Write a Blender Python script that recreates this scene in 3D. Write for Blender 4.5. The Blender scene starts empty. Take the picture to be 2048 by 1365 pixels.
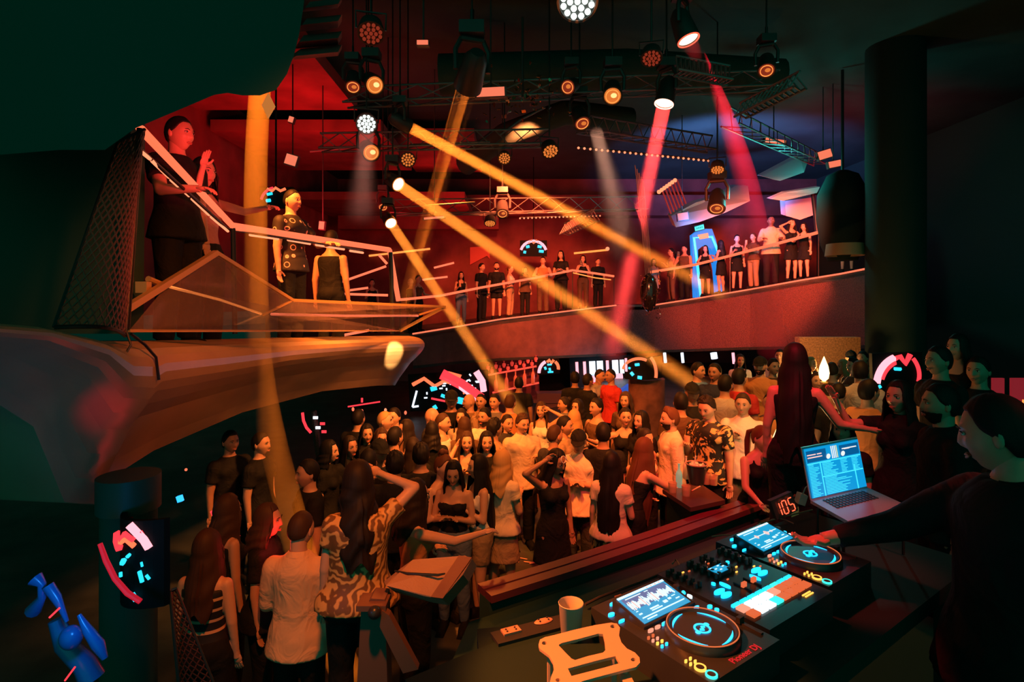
import bpy, bmesh, math, random
import numpy as np
from mathutils import Vector, Matrix, Euler, noise
random.seed(7)
SC = bpy.context.scene
COL = SC.collection
PI = math.pi
F = 1137.0          # focal length in pixels of the 2048 px wide frame
EYE = 3.3           # camera height above the dance floor
HOR = 600.0         # pixel row of the horizon

def P(px, py, d):
    """the point at depth d (metres along the view axis) seen at pixel px, py"""
    return Vector(((px - 1024) / F * d, d, EYE + (HOR - py) / F * d))

def PZ(px, py, z):
    """the point at height z seen at pixel px, py"""
    d = (EYE - z) * F / (py - HOR)
    return Vector(((px - 1024) / F * d, d, z))

def floor_h(x):
    return max(0.0, min(.75, .3 * (x - .8)))

# ---------------------------------------------------------------- camera, world
cam = bpy.data.cameras.new('camera'); camo = bpy.data.objects.new('camera', cam); COL.objects.link(camo)
camo.location = (0, 0, EYE); camo.rotation_euler = (PI / 2, 0, 0)
cam.sensor_width = 36; cam.lens = 36 * F / 2048; cam.shift_y = -(682.5 - HOR) / 2048
cam.clip_start = .05; cam.clip_end = 200
SC.camera = camo
SC.view_settings.view_transform = 'Standard'; SC.view_settings.look = 'None'
SC.view_settings.exposure = 0; SC.view_settings.gamma = 1
w = bpy.data.worlds.new('world'); SC.world = w; w.use_nodes = True
nt = w.node_tree; bgn = nt.nodes['Background']
tc = nt.nodes.new('ShaderNodeTexCoord'); sx = nt.nodes.new('ShaderNodeSeparateXYZ')
cr = nt.nodes.new('ShaderNodeValToRGB')
nt.links.new(tc.outputs['Generated'], sx.inputs[0]); nt.links.new(sx.outputs['Y'], cr.inputs[0])
cr.color_ramp.elements[0].position = 0.0; cr.color_ramp.elements[1].position = .05
mp = nt.nodes.new('ShaderNodeMapRange'); mp.inputs['From Min'].default_value = -.6; mp.inputs['From Max'].default_value = .1
nt.links.new(sx.outputs['Y'], mp.inputs['Value']); nt.links.new(mp.outputs[0], cr.inputs[0])
TEAL = (0.0004, .0176, .0116)
AMB = 5.0
SC.cycles.max_bounces = 5; SC.cycles.diffuse_bounces = 2; SC.cycles.glossy_bounces = 2; SC.cycles.volume_bounces = 0; SC.cycles.transparent_max_bounces = 12; SC.cycles.sample_clamp_indirect = 3; SC.cycles.caustics_reflective = False; SC.cycles.caustics_refractive = False
cr.color_ramp.elements[0].color = (TEAL[0] * AMB, TEAL[1] * AMB, TEAL[2] * AMB, 1)
cr.color_ramp.elements[1].position = 1.0
cr.color_ramp.elements[1].color = (*TEAL, 1)
nt.links.new(cr.outputs[0], bgn.inputs[0])

# ---------------------------------------------------------------- materials
MATS = {}
def srgb(r, g, b):
    f = lambda c: ((c / 255 + .055) / 1.055) ** 2.4 if c > 10 else c / 255 / 12.92
    return (f(r), f(g), f(b))

def M(name, col=(.2, .2, .2), rough=.6, metal=0, emit=None, es=1.0, spec=.4, bump=0, bscale=20, var=0, vscale=6, alpha=1, trans=0, sheen=0):
    if name in MATS: return MATS[name]
    m = bpy.data.materials.new(name); m.use_nodes = True
    t = m.node_tree; b = t.nodes['Principled BSDF']
    b.inputs['Base Color'].default_value = (*col, 1); b.inputs['Roughness'].default_value = rough
    b.inputs['Metallic'].default_value = metal; b.inputs['Specular IOR Level'].default_value = spec
    b.inputs['Alpha'].default_value = alpha; b.inputs['Transmission Weight'].default_value = trans
    if emit:
        b.inputs['Emission Color'].default_value = (*emit, 1); b.inputs['Emission Strength'].default_value = es
        if es > 0: m.cycles.emission_sampling = 'NONE' if es < 4 else 'AUTO'
    if bump or var:
        co = t.nodes.new('ShaderNodeTexCoord')
        nz = t.nodes.new('ShaderNodeTexNoise'); nz.inputs['Scale'].default_value = vscale; nz.inputs['Detail'].default_value = 5
        t.links.new(co.outputs['Object'], nz.inputs['Vector'])
        if var:
            r = t.nodes.new('ShaderNodeValToRGB')
            r.color_ramp.elements[0].position = .3; r.color_ramp.elements[1].position = .7
            r.color_ramp.elements[0].color = (*[c * (1 - var) for c in col], 1)
            r.color_ramp.elements[1].color = (*[min(1, c * (1 + var)) for c in col], 1)
            t.links.new(nz.outputs['Fac'], r.inputs[0]); t.links.new(r.outputs[0], b.inputs['Base Color'])
        if bump:
            n2 = t.nodes.new('ShaderNodeTexNoise'); n2.inputs['Scale'].default_value = bscale; n2.inputs['Detail'].default_value = 3
            t.links.new(co.outputs['Object'], n2.inputs['Vector'])
            bp = t.nodes.new('ShaderNodeBump'); bp.inputs['Strength'].default_value = bump; bp.inputs['Distance'].default_value = .02 if bscale > 12 else .09; n2.inputs['Distortion'].default_value = 0 if bscale > 12 else 1.2
            t.links.new(n2.outputs['Fac'], bp.inputs['Height']); t.links.new(bp.outputs[0], b.inputs['Normal'])
    MATS[name] = m
    return m

def MP(name, c1, c2, kind='noise', scale=6, lo=.45, hi=.5, rough=.7, distort=0, dirv=(0, 0, 1)):
    """two-colour printed cloth: noise blotches, stripes, rings or checks"""
    if name in MATS: return MATS[name]
    m = M(name, c1, rough); t = m.node_tree; b = t.nodes['Principled BSDF']
    co = t.nodes.new('ShaderNodeTexCoord')
    if kind == 'noise':
        n = t.nodes.new('ShaderNodeTexNoise'); n.inputs['Scale'].default_value = scale; n.inputs['Distortion'].default_value = distort; out = n.outputs['Fac']
        t.links.new(co.outputs['Object'], n.inputs['Vector'])
    elif kind == 'wave':
        n = t.nodes.new('ShaderNodeTexWave'); n.inputs['Scale'].default_value = scale; n.inputs['Distortion'].default_value = distort
        n.bands_direction = 'Z' if dirv[2] else 'DIAGONAL'; out = n.outputs['Fac']
        t.links.new(co.outputs['Object'], n.inputs['Vector'])
    elif kind == 'ring':
        n = t.nodes.new('ShaderNodeTexVoronoi'); n.inputs['Scale'].default_value = scale; n.inputs['Randomness'].default_value = .15
        t.links.new(co.outputs['Object'], n.inputs['Vector'])
        a = t.nodes.new('ShaderNodeMath'); a.operation = 'SUBTRACT'; a.inputs[1].default_value = .30
        t.links.new(n.outputs['Distance'], a.inputs[0])
        a2 = t.nodes.new('ShaderNodeMath'); a2.operation = 'ABSOLUTE'; t.links.new(a.outputs[0], a2.inputs[0])
        a3 = t.nodes.new('ShaderNodeMath'); a3.operation = 'SUBTRACT'; a3.inputs[0].default_value = .58; t.links.new(a2.outputs[0], a3.inputs[1])
        out = a3.outputs[0]
    else:
        n = t.nodes.new('ShaderNodeTexBrick'); n.inputs['Scale'].default_value = scale; out = n.outputs['Fac']
        t.links.new(co.outputs['Object'], n.inputs['Vector'])
    r = t.nodes.new('ShaderNodeValToRGB')
    r.color_ramp.elements[0].position = lo; r.color_ramp.elements[1].position = hi
    r.color_ramp.elements[0].color = (*c1, 1); r.color_ramp.elements[1].color = (*c2, 1)
    t.links.new(out, r.inputs[0]); t.links.new(r.outputs[0], b.inputs['Base Color'])
    return m

def E(name, col, es):
    return M(name, (.02, .02, .02), .5, emit=col, es=es)

# ---------------------------------------------------------------- mesh builder
class MB:
    def __init__(s): s.v = []; s.f = []; s.m = []
    def add(s, vs, fs, mi=0):
        o = len(s.v); s.v += [tuple(v) for v in vs]; s.f += [tuple(i + o for i in f) for f in fs]; s.m += [mi] * len(fs); return s
    def box(s, c, size, rot=None, mi=0, taper=1.0):
        x, y, z = [a / 2 for a in size]; R = rot if rot is not None else Matrix.Identity(3)
        if isinstance(R, (Euler,)): R = R.to_matrix()
        vs = []
        for zz in (-z, z):
            k = 1 if zz < 0 else taper
            for a, b_ in ((-x, -y), (x, -y), (x, y), (-x, y)): vs.append(Vector(c) + R @ Vector((a * k, b_ * k, zz)))
        return s.add(vs, [(3, 2, 1, 0), (4, 5, 6, 7), (0, 1, 5, 4), (1, 2, 6, 5), (2, 3, 7, 6), (3, 0, 4, 7)], mi)
    def tube(s, pts, r, n=8, mi=0, caps=True):
        pts = [Vector(p) for p in pts]; k = len(pts)
        rs = r if isinstance(r, (list, tuple)) else [r] * k
        vs = []; prev = None
        for i, p in enumerate(pts):
            d = (pts[min(i + 1, k - 1)] - pts[max(i - 1, 0)]).normalized()
            if prev is None:
                a = d.orthogonal().normalized()
            else:
                a = (prev - d * prev.dot(d)).normalized()
            prev = a; b_ = d.cross(a)
            for j in range(n):
                t = 2 * PI * j / n; vs.append(p + (a * math.cos(t) + b_ * math.sin(t)) * rs[i])
        fs = [(i * n + j, i * n + (j + 1) % n, (i + 1) * n + (j + 1) % n, (i + 1) * n + j) for i in range(k - 1) for j in range(n)]
        if caps: fs += [tuple(reversed(range(n))), tuple((k - 1) * n + j for j in range(n))]
        return s.add(vs, fs, mi)
    def loft(s, rings, n=16, mi=0):
        """rings: (centre, vector a, vector b)"""
        vs = []
        for c, a, b_ in rings:
            for j in range(n):
                t = 2 * PI * j / n; vs.append(Vector(c) + Vector(a) * math.cos(t) + Vector(b_) * math.sin(t))
        k = len(rings)
        fs = [(i * n + j, i * n + (j + 1) % n, (i + 1) * n + (j + 1) % n, (i + 1) * n + j) for i in range(k - 1) for j in range(n)]
        fs += [tuple(reversed(range(n))), tuple((k - 1) * n + j for j in range(n))]
        return s.add(vs, fs, mi)
    def lathe(s, prof, n=20, mat=None, mi=0, closed=False):
        """prof: (r, z) list, turned about z, placed by mat"""
        mat = mat or Matrix.Identity(4); vs = []
        for r, z in prof:
            for j in range(n):
                t = 2 * PI * j / n; vs.append(mat @ Vector((r * math.cos(t), r * math.sin(t), z)))
        k = len(prof)
        fs = [(i * n + j, i * n + (j + 1) % n, (i + 1) * n + (j + 1) % n, (i + 1) * n + j) for i in range(k - 1) for j in range(n)]
        if closed: fs += [((k - 1) * n + j, (k - 1) * n + (j + 1) % n, (j + 1) % n, j) for j in range(n)]
        else: fs += [tuple(reversed(range(n))), tuple((k - 1) * n + j for j in range(n))]
        return s.add(vs, fs, mi)
    def ball(s, c, r, n=12, k=8, mi=0, rot=None):
        r = r if isinstance(r, (tuple, list, Vector)) else (r, r, r); c = Vector(c)
        R = rot if rot is not None else Matrix.Identity(3)
        vs = [c + R @ Vector((0, 0, -r[2]))]
        for i in range(1, k):
            e = -PI / 2 + PI * i / k
            for j in range(n):
                t = 2 * PI * j / n; vs.append(c + R @ Vector((r[0] * math.cos(e) * math.cos(t), r[1] * math.cos(e) * math.sin(t), r[2] * math.sin(e))))
        vs.append(c + R @ Vector((0, 0, r[2]))); L = len(vs) - 1
        fs = [(0, 1 + (j + 1) % n, 1 + j) for j in range(n)]
        fs += [(1 + i * n + j, 1 + i * n + (j + 1) % n, 1 + (i + 1) * n + (j + 1) % n, 1 + (i + 1) * n + j) for i in range(k - 2) for j in range(n)]
        fs += [(1 + (k - 2) * n + j, 1 + (k - 2) * n + (j + 1) % n, L) for j in range(n)]
        return s.add(vs, fs, mi)
    def prism(s, poly, vec, mi=0):
        """poly: 3D points in a plane; extruded along vec"""
        n = len(poly); v = Vector(vec); vs = [Vector(p) for p in poly] + [Vector(p) + v for p in poly]
        return s.add(vs, [tuple(reversed(range(n))), tuple(range(n, 2 * n))] + [(i, (i + 1) % n, n + (i + 1) % n, n + i) for i in range(n)], mi)
    def strip(s, A, B, mi=0):
        """quads between two point rows"""
        n = len(A); return s.add(list(A) + list(B), [(i, i + 1, n + i + 1, n + i) for i in range(n - 1)], mi)
    def slab(s, A, B, vec, mi=0):
        """closed thick strip between two rows, thickness vec"""
        n = len(A); v = Vector(vec); A = [Vector(a) for a in A]; B = [Vector(b_) for b_ in B]
        vs = A + B + [a + v for a in A] + [b_ + v for b_ in B]; fs = []
        for i in range(n - 1):
            fs += [(i, i + 1, n + i + 1, n + i), (2 * n + i, 3 * n + i, 3 * n + i + 1, 2 * n + i + 1), (i, 2 * n + i, 2 * n + i + 1, i + 1), (n + i, n + i + 1, 3 * n + i + 1, 3 * n + i)]
        fs += [(0, n, 3 * n, 2 * n), (n - 1, 3 * n - 1, 4 * n - 1, 2 * n - 1)]
        fs[-1] = (n - 1, 3 * n - 1, 4 * n - 1, 2 * n - 1)
        return s.add(vs, fs, mi)
    def mesh(s, name='m', off=None):
        me = bpy.data.meshes.new(name); vs = s.v
        if off is not None: vs = [(a - off[0], b_ - off[1], c - off[2]) for a, b_, c in vs]
        me.from_pydata(vs, [], s.f); me.polygons.foreach_set('material_index', s.m); me.update(); return me
    def build(s, name, mats, parent=None, smooth=False, loc=None, fix=True):
        off = Vector(parent['_o']) if parent is not None else None
        if parent is None:
            # origin at the bottom middle
            xs = np.array(s.v); lo, hi = xs.min(0), xs.max(0); off = Vector(((lo[0] + hi[0]) / 2, (lo[1] + hi[1]) / 2, lo[2]))
        me = s.mesh(name, off)
        if fix:
            bm = bmesh.new(); bm.from_mesh(me); bmesh.ops.recalc_face_normals(bm, faces=bm.faces); bm.to_mesh(me); bm.free()
        o = bpy.data.objects.new(name, me); COL.objects.link(o)
        for m_ in (mats if isinstance(mats, (list, tuple)) else [mats]): me.materials.append(m_)
        if smooth: smoothen(me)
        if parent is not None: o.parent = parent
        else: o.location = off
        o['_o'] = tuple(off)
        return o

def smoothen(me, ang=40):
    me.polygons.foreach_set('use_smooth', [True] * len(me.polygons))
    try: me.set_sharp_from_angle(angle=math.radians(ang))
    except Exception: pass

def tag(o, label=None, cat=None, group=None, kind=None):
    if label: o['label'] = label
    if cat: o['category'] = cat
    if group: o['group'] = group
    if kind: o['kind'] = kind
    return o

def thing(name, label, cat, loc, group=None):
    o = bpy.data.objects.new(name, None); COL.objects.link(o); o.location = loc; o['_o'] = tuple(loc); o.empty_display_size = .1
    return tag(o, label, cat, group)

def struct(name, mb, mats, smooth=False):
    o = mb.build(name, mats, smooth=smooth); o['kind'] = 'structure'; return o

def frame(z, up=Vector((0, 0, 1)), loc=(0, 0, 0)):
    """4x4 with local z along z"""
    z = Vector(z).normalized(); x = up.cross(z)
    if x.length < 1e-4: x = Vector((1, 0, 0))
    x.normalize(); y = z.cross(x)
    m = Matrix((x, y, z)).transposed().to_4x4(); m.translation = Vector(loc); return m

def evaluated(mb, mods):
    me = mb.mesh('tmp'); o = bpy.data.objects.new('tmp', me); COL.objects.link(o)
    for ty, kw in mods:
        md = o.modifiers.new(ty, ty)
        for k, v in kw.items(): setattr(md, k, v)
    dg = bpy.context.evaluated_depsgraph_get(); dg.update()
    r = bpy.data.meshes.new_from_object(o.evaluated_get(dg), depsgraph=dg)
    bpy.data.objects.remove(o); bpy.data.meshes.remove(me)
    return r
# ================================================================ people
POSES = {
 'down': ((.16, .02, -1), (.06, -.14, -1)), 'drink': ((.22, -.1, -1), (-.4, -.8, .55)), 'clasp': ((.22, -.15, -1), (-.85, -.55, .3)),
 'phone': ((.25, -.6, -.75), (-.55, -.35, .95)), 'head': ((.75, -.25, .6), (-.95, -.05, .45)), 'rail': ((.35, -.55, -.8), (-.3, -.95, .02)),
 'hips': ((.65, .25, -.75), (-.75, -.35, -.5)), 'up': ((.5, -.35, .8), (.0, -.35, 1)), 'sip': ((.35, -.45, -.8), (-.72, -.25, .95)),
 'reach': ((.25, -.85, -.25), (.05, -1, .1)), 'chest': ((.35, -.2, -.95), (-.9, -.45, .75)), 'table': ((.25, -.6, -.75), (-.1, -.9, -.25)),
 'out': ((.9, -.3, -.35), (.5, -.75, .35)), 'ptup': ((.35, -.75, .0), (.15, -.55, .95)), 'djreach': ((.3, -.75, -.55), (.0, -.95, -.25)), 'side': ((.6, -.1, -.9), (.9, -.35, -.15)),
}
TORSO = {'m': [(.83, .10, .08, 0), (.90, .158, .112, 0), (.97, .165, .115, 0), (1.06, .15, .105, 0), (1.14, .145, .10, 0), (1.26, .165, .112, 0), (1.35, .18, .118, .0), (1.41, .165, .105, .005), (1.45, .125, .085, .01), (1.485, .08, .068, .01), (1.51, .06, .056, .01)],
         'f': [(.83, .10, .08, 0), (.90, .172, .118, .01), (.96, .170, .12, .01), (1.05, .128, .095, 0), (1.12, .118, .086, 0), (1.22, .135, .10, 0), (1.31, .152, .108, 0), (1.39, .155, .085, .005), (1.44, .11, .065, .01), (1.48, .05, .05, .01)]}
SPEC = {'m': dict(sh=(.182, .005, 1.395), up=(.058, .045), fo=(.043, .028), neck=.058, head=1.655, th=(.09, .058), ca=(.056, .038), chest=1.30),
        'f': dict(sh=(.15, .005, 1.385), up=(.044, .036), fo=(.034, .022), neck=.045, head=1.60, th=(.092, .055), ca=(.052, .033), chest=1.28)}

def arm_pts(sex, side, pose):
    S = SPEC[sex]; u, f = POSES[pose]; sh = Vector(S['sh']); sh.x *= side
    u = Vector((u[0] * side, u[1], u[2])).normalized(); f = Vector((f[0] * side, f[1], f[2])).normalized()
    L = (.29, .25) if sex == 'm' else (.27, .235)
    el = sh + u * L[0]; wr = el + f * L[1]
    return sh, el, wr, f

def bendf(lean):
    R = Matrix.Rotation(lean, 3, 'X'); c = Vector((0, 0, .95))
    def f(p):
        p = Vector(p)
        if p.z < .95 - .02: return p
        t = min(1, (p.z - .93) / .25)
        return c + Matrix.Rotation(lean * t, 3, 'X') @ (p - c)
    return f
# the lean is applied to joint positions, not to already placed meshes
def limb(mb, a, b, ra, rb, n=10, flat=1.0):
    a = Vector(a); b = Vector(b); d = (b - a); mid = a.lerp(b, .35)
    mb.ball(a, ra, n, 6); mb.ball(b, rb, n, 6)
    mb.tube([a, mid, b], [ra, ra * .62 + rb * .42, rb], n)

def hand(mb, wr, d, side, curl, s=1.0, n=6):
    """palm, four unequal fingers and a thumb leaving the side of the palm"""
    d = d.normalized(); x = Vector((side, 0, 0)); x = (x - d * x.dot(d))
    if x.length < .2: x = Vector((0, 1, 0)) - d * d.y
    x.normalize(); nrm = d.cross(x).normalized()
    if nrm.y > 0: nrm = -nrm
    inward = -x   # thumb side points to the body's middle when arms hang
    R = Matrix((inward, nrm, d)).transposed()
    c = wr + d * .045 * s
    mb.ball(c, (.038 * s, .016 * s, .05 * s), 10, 6, rot=R)
    mb.tube([wr - d * .02, wr + d * .03 * s], [.024 * s, .027 * s], 8)
    for i, (o, L) in enumerate(((.028, .072), (.010, .080), (-.009, .075), (-.027, .058))):
        p0 = wr + d * .078 * s + inward * o * s; q = d; pts = [p0]; p = p0
        for k in range(3):
            q = (q + nrm * curl * (.35 + .3 * k)).normalized(); p = p + q * L * s * (.42, .33, .25)[k]; pts.append(p)
        mb.tube(pts, [.0095 * s, .009 * s, .008 * s, .006 * s], n)
    t0 = wr + d * .025 * s + inward * .03 * s; t1 = t0 + (inward * .75 + d * .6 + nrm * .25).normalized() * .038 * s
    t2 = t1 + (inward * .2 + d * .9 + nrm * (.2 + curl * .5)).normalized() * .032 * s
    mb.tube([t0, t1, t2], [.013 * s, .0105 * s, .008 * s], n)

def head_mesh(mb, c, R, sex, n=40, k=30):
    vs = []; hw = .076 if sex == 'm' else .072; G = lambda x, s: math.exp(-(x / s) ** 2)
    def pt(e, t):
        nx, ny, nz = math.cos(e) * math.sin(t), -math.cos(e) * math.cos(t), math.sin(e)
        x, y, z = nx * hw, ny * .097, nz * .118
        if nz < 0:
            q = -nz; x *= 1 - (.30 if sex == 'm' else .38) * q ** 1.3
            y *= (1 - .10 * q) if ny < 0 else (1 - .40 * q)
        if ny < 0: y *= .94 ; x *= 1 + .04 * G(z + .03, .03)
        if ny < 0:
            ax = abs(x); a = 0
            nz_ = max(0, min(1, (.028 - z) / .056)) if z > -.028 else max(0, 1 - (-.028 - z) / .014)
            a -= .021 * nz_ * G(x, .0125) + .006 * nz_ * G(ax - .012, .006) * G(z + .028, .012)
            a += .010 * G(ax - .032, .017) * G(z - .010, .013)
            a -= .005 * G(z - .034, .010) * G(ax - .025, .03)
            a -= .005 * G(ax - .045, .02) * G(z + .022, .02)
            a -= .007 * G(x, .022) * G(z + .058, .0055) + .008 * G(x, .020) * G(z + .071, .006)
            a += .004 * G(x, .03) * G(z + .0645, .003)
            a -= .010 * G(x, .025) * G(z + .098, .018)
            y += a
        return Vector((x, y, z))
    vs.append(pt(-PI / 2, 0))
    for i in range(1, k):
        e = -PI / 2 + PI * i / k
        for j in range(n):
            t = 2 * PI * j / n
            t2 = t - .42 * math.sin(t)      # more vertices at the face
            vs.append(pt(e, t2))
    vs.append(pt(PI / 2, 0)); L = len(vs) - 1
    fs = [(0, 1 + (j + 1) % n, 1 + j) for j in range(n)]
    fs += [(1 + i * n + j, 1 + i * n + (j + 1) % n, 1 + (i + 1) * n + (j + 1) % n, 1 + (i + 1) * n + j) for i in range(k - 2) for j in range(n)]
    fs += [(1 + (k - 2) * n + j, 1 + (k - 2) * n + (j + 1) % n, L) for j in range(n)]
    T = lambda p: c + R @ (Vector(p) * 1.07)
    mb.add([T(v) for v in vs], fs, 0)
    for s in (-1, 1):
        mb.ball(T((s * hw * .99, .012, -.005)), (.010, .018, .031), 8, 6, 0, rot=R @ Matrix.Rotation(-s * .35, 3, 'Z'))
        mb.ball(T((s * .031, -.0785, .010)), (.0145, .007, .0062), 10, 6, 1, rot=R)
        mb.ball(T((s * .031, -.083, .0095)), (.006, .0036, .0058), 8, 6, 2, rot=R)
        mb.tube([T((s * .014, -.0925, .0265)), T((s * .030, -.0915, .0325)), T((s * .047, -.080, .027))], [.0022, .0034, .0014], 6, 2)
        mb.tube([T((s * .016, -.083, .013)), T((s * .031, -.0865, .0175)), T((s * .046, -.0765, .013))], [.0012, .0022, .0014], 5, 2)
    mb.tube([T((-.024, -.080, -.0625)), T((-.010, -.0905, -.059)), T((0, -.0915, -.0605)), T((.010, -.0905, -.059)), T((.024, -.080, -.0625))], [.0015, .0045, .004, .0045, .0015], 6, 3)
    mb.tube([T((-.022, -.081, -.065)), T((0, -.0915, -.0705)), T((.022, -.081, -.065))], [.0015, .0055, .0015], 6, 3)

BODY = {}
def joints(sex, lean):
    B = bendf(lean)
    return B
def body(sex, pr, pl, lean=0, hy=0, hp=0, ht=0, vox=.013, wide=1.0):
    key = (sex, pr, pl, lean, hy, hp, ht, vox, wide)
    if key in BODY: return BODY[key]
    S = SPEC[sex]; B = bendf(lean); mb = MB()
    Rb = Matrix.Rotation(lean, 3, 'X')
    rings = []
    for z, a, b_, oy in TORSO[sex]:
        t = max(0, min(1, (z - .93) / .25)); R = Matrix.Rotation(lean * t, 3, 'X')
        rings.append((B((0, oy, z)), R @ Vector((a * wide, 0, 0)), R @ Vector((0, b_ * wide, 0))))
    mb.loft(rings, 20)
    if sex == 'f':
        for s in (-1, 1): mb.ball(B((s * .068, -.075, 1.275)), (.06, .062, .062), 12, 8)
    else:
        for s in (-1, 1): mb.ball(B((s * .08, -.06, 1.33)), (.085, .06, .065), 12, 8)
    hands = {}
    for s, ps in ((-1, pr), (1, pl)):
        sh, el, wr, f = arm_pts(sex, s, ps)
        c = Vector((0, 0, .95)); tr = lambda p: c + Rb @ (p - c)
        sh, el, wr, f = tr(sh), tr(el), tr(wr), Rb @ f
        limb(mb, sh, el, S['up'][0], S['up'][1]); limb(mb, el, wr, S['fo'][0], S['fo'][1])
        mb.tube([wr - f * .01, wr + f * .03], [S['fo'][1]] * 2, 8)
        hands[s] = (wr, f, ps)
    for s in (-1, 1):
        hp_ = Vector((s * .088, 0, .90)); kn = Vector((s * .10, -.02, .49)); an = Vector((s * .105, .02, .085))
        limb(mb, hp_, kn, S['th'][0], S['th'][1], 12); limb(mb, kn, an, S['ca'][0], S['ca'][1], 10)
        mb.ball(kn.lerp(an, .28) + Vector((0, .02, 0)), (.05, .052, .11), 10, 6)
        mb.ball((s * .11, -.05, .04), (.042, .115, .038), 10, 6)
    mb.ball(B((0, .06, .93)), (.15 * wide, .085, .1), 12, 8)
    nb = B((0, .012, 1.46 if sex == 'm' else 1.43)); Rh = Rb @ Matrix.Rotation(-lean * .6, 3, 'X') @ Matrix.Rotation(hy, 3, 'Z') @ Matrix.Rotation(hp, 3, 'X') @ Matrix.Rotation(ht, 3, 'Y')
    nt_ = nb + Rb @ Vector((0, -.005, .07)); hc = nb + Rb @ Vector((0, -.012, .075)) + Rh @ Vector((0, -.016, .115))
    mb.tube([nb - Vector((0, 0, .05)), nt_, hc - Rh @ Vector((0, -.03, .02))], [S['neck'] * 1.25, S['neck'], S['neck'] * .95], 14)
    me = evaluated(mb, [('REMESH', dict(mode='VOXEL', voxel_size=vox, use_smooth_shade=True)), ('SMOOTH', dict(factor=.5, iterations=3))])
    # head and hands are finer than the voxels
    m2 = MB()
    head_mesh(m2, hc, Rh, sex, 48 if vox < .011 else 36, 34 if vox < .011 else 26)
    for s in (-1, 1):
        wr, f, ps = hands[s]
        hand(m2, wr, f, s, .35 if ps in ('down', 'side', 'table') else (.15 if ps in ('up', 'ptup', 'out') else .9), 1.0 if sex == 'm' else .9, 8 if vox < .011 else 6)
    bm = bmesh.new(); bm.from_mesh(me); bpy.data.meshes.remove(me)
    t = m2.mesh('t'); bm.from_mesh(t); bpy.data.meshes.remove(t)
    me = bpy.data.meshes.new('person_body'); bm.to_mesh(me); bm.free()
    smoothen(me, 60)
    for _ in range(4): me.materials.append(None)
    HM = Rh.to_4x4() @ Matrix.Scale(1.07, 4); HM.translation = hc
    info = dict(me=me, head=HM, hands={s: hands[s][0] + hands[s][1].normalized() * .085 for s in (-1, 1)}, hdir={s: hands[s][1].normalized() for s in (-1, 1)})
    BODY[key] = info
    return info

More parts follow.
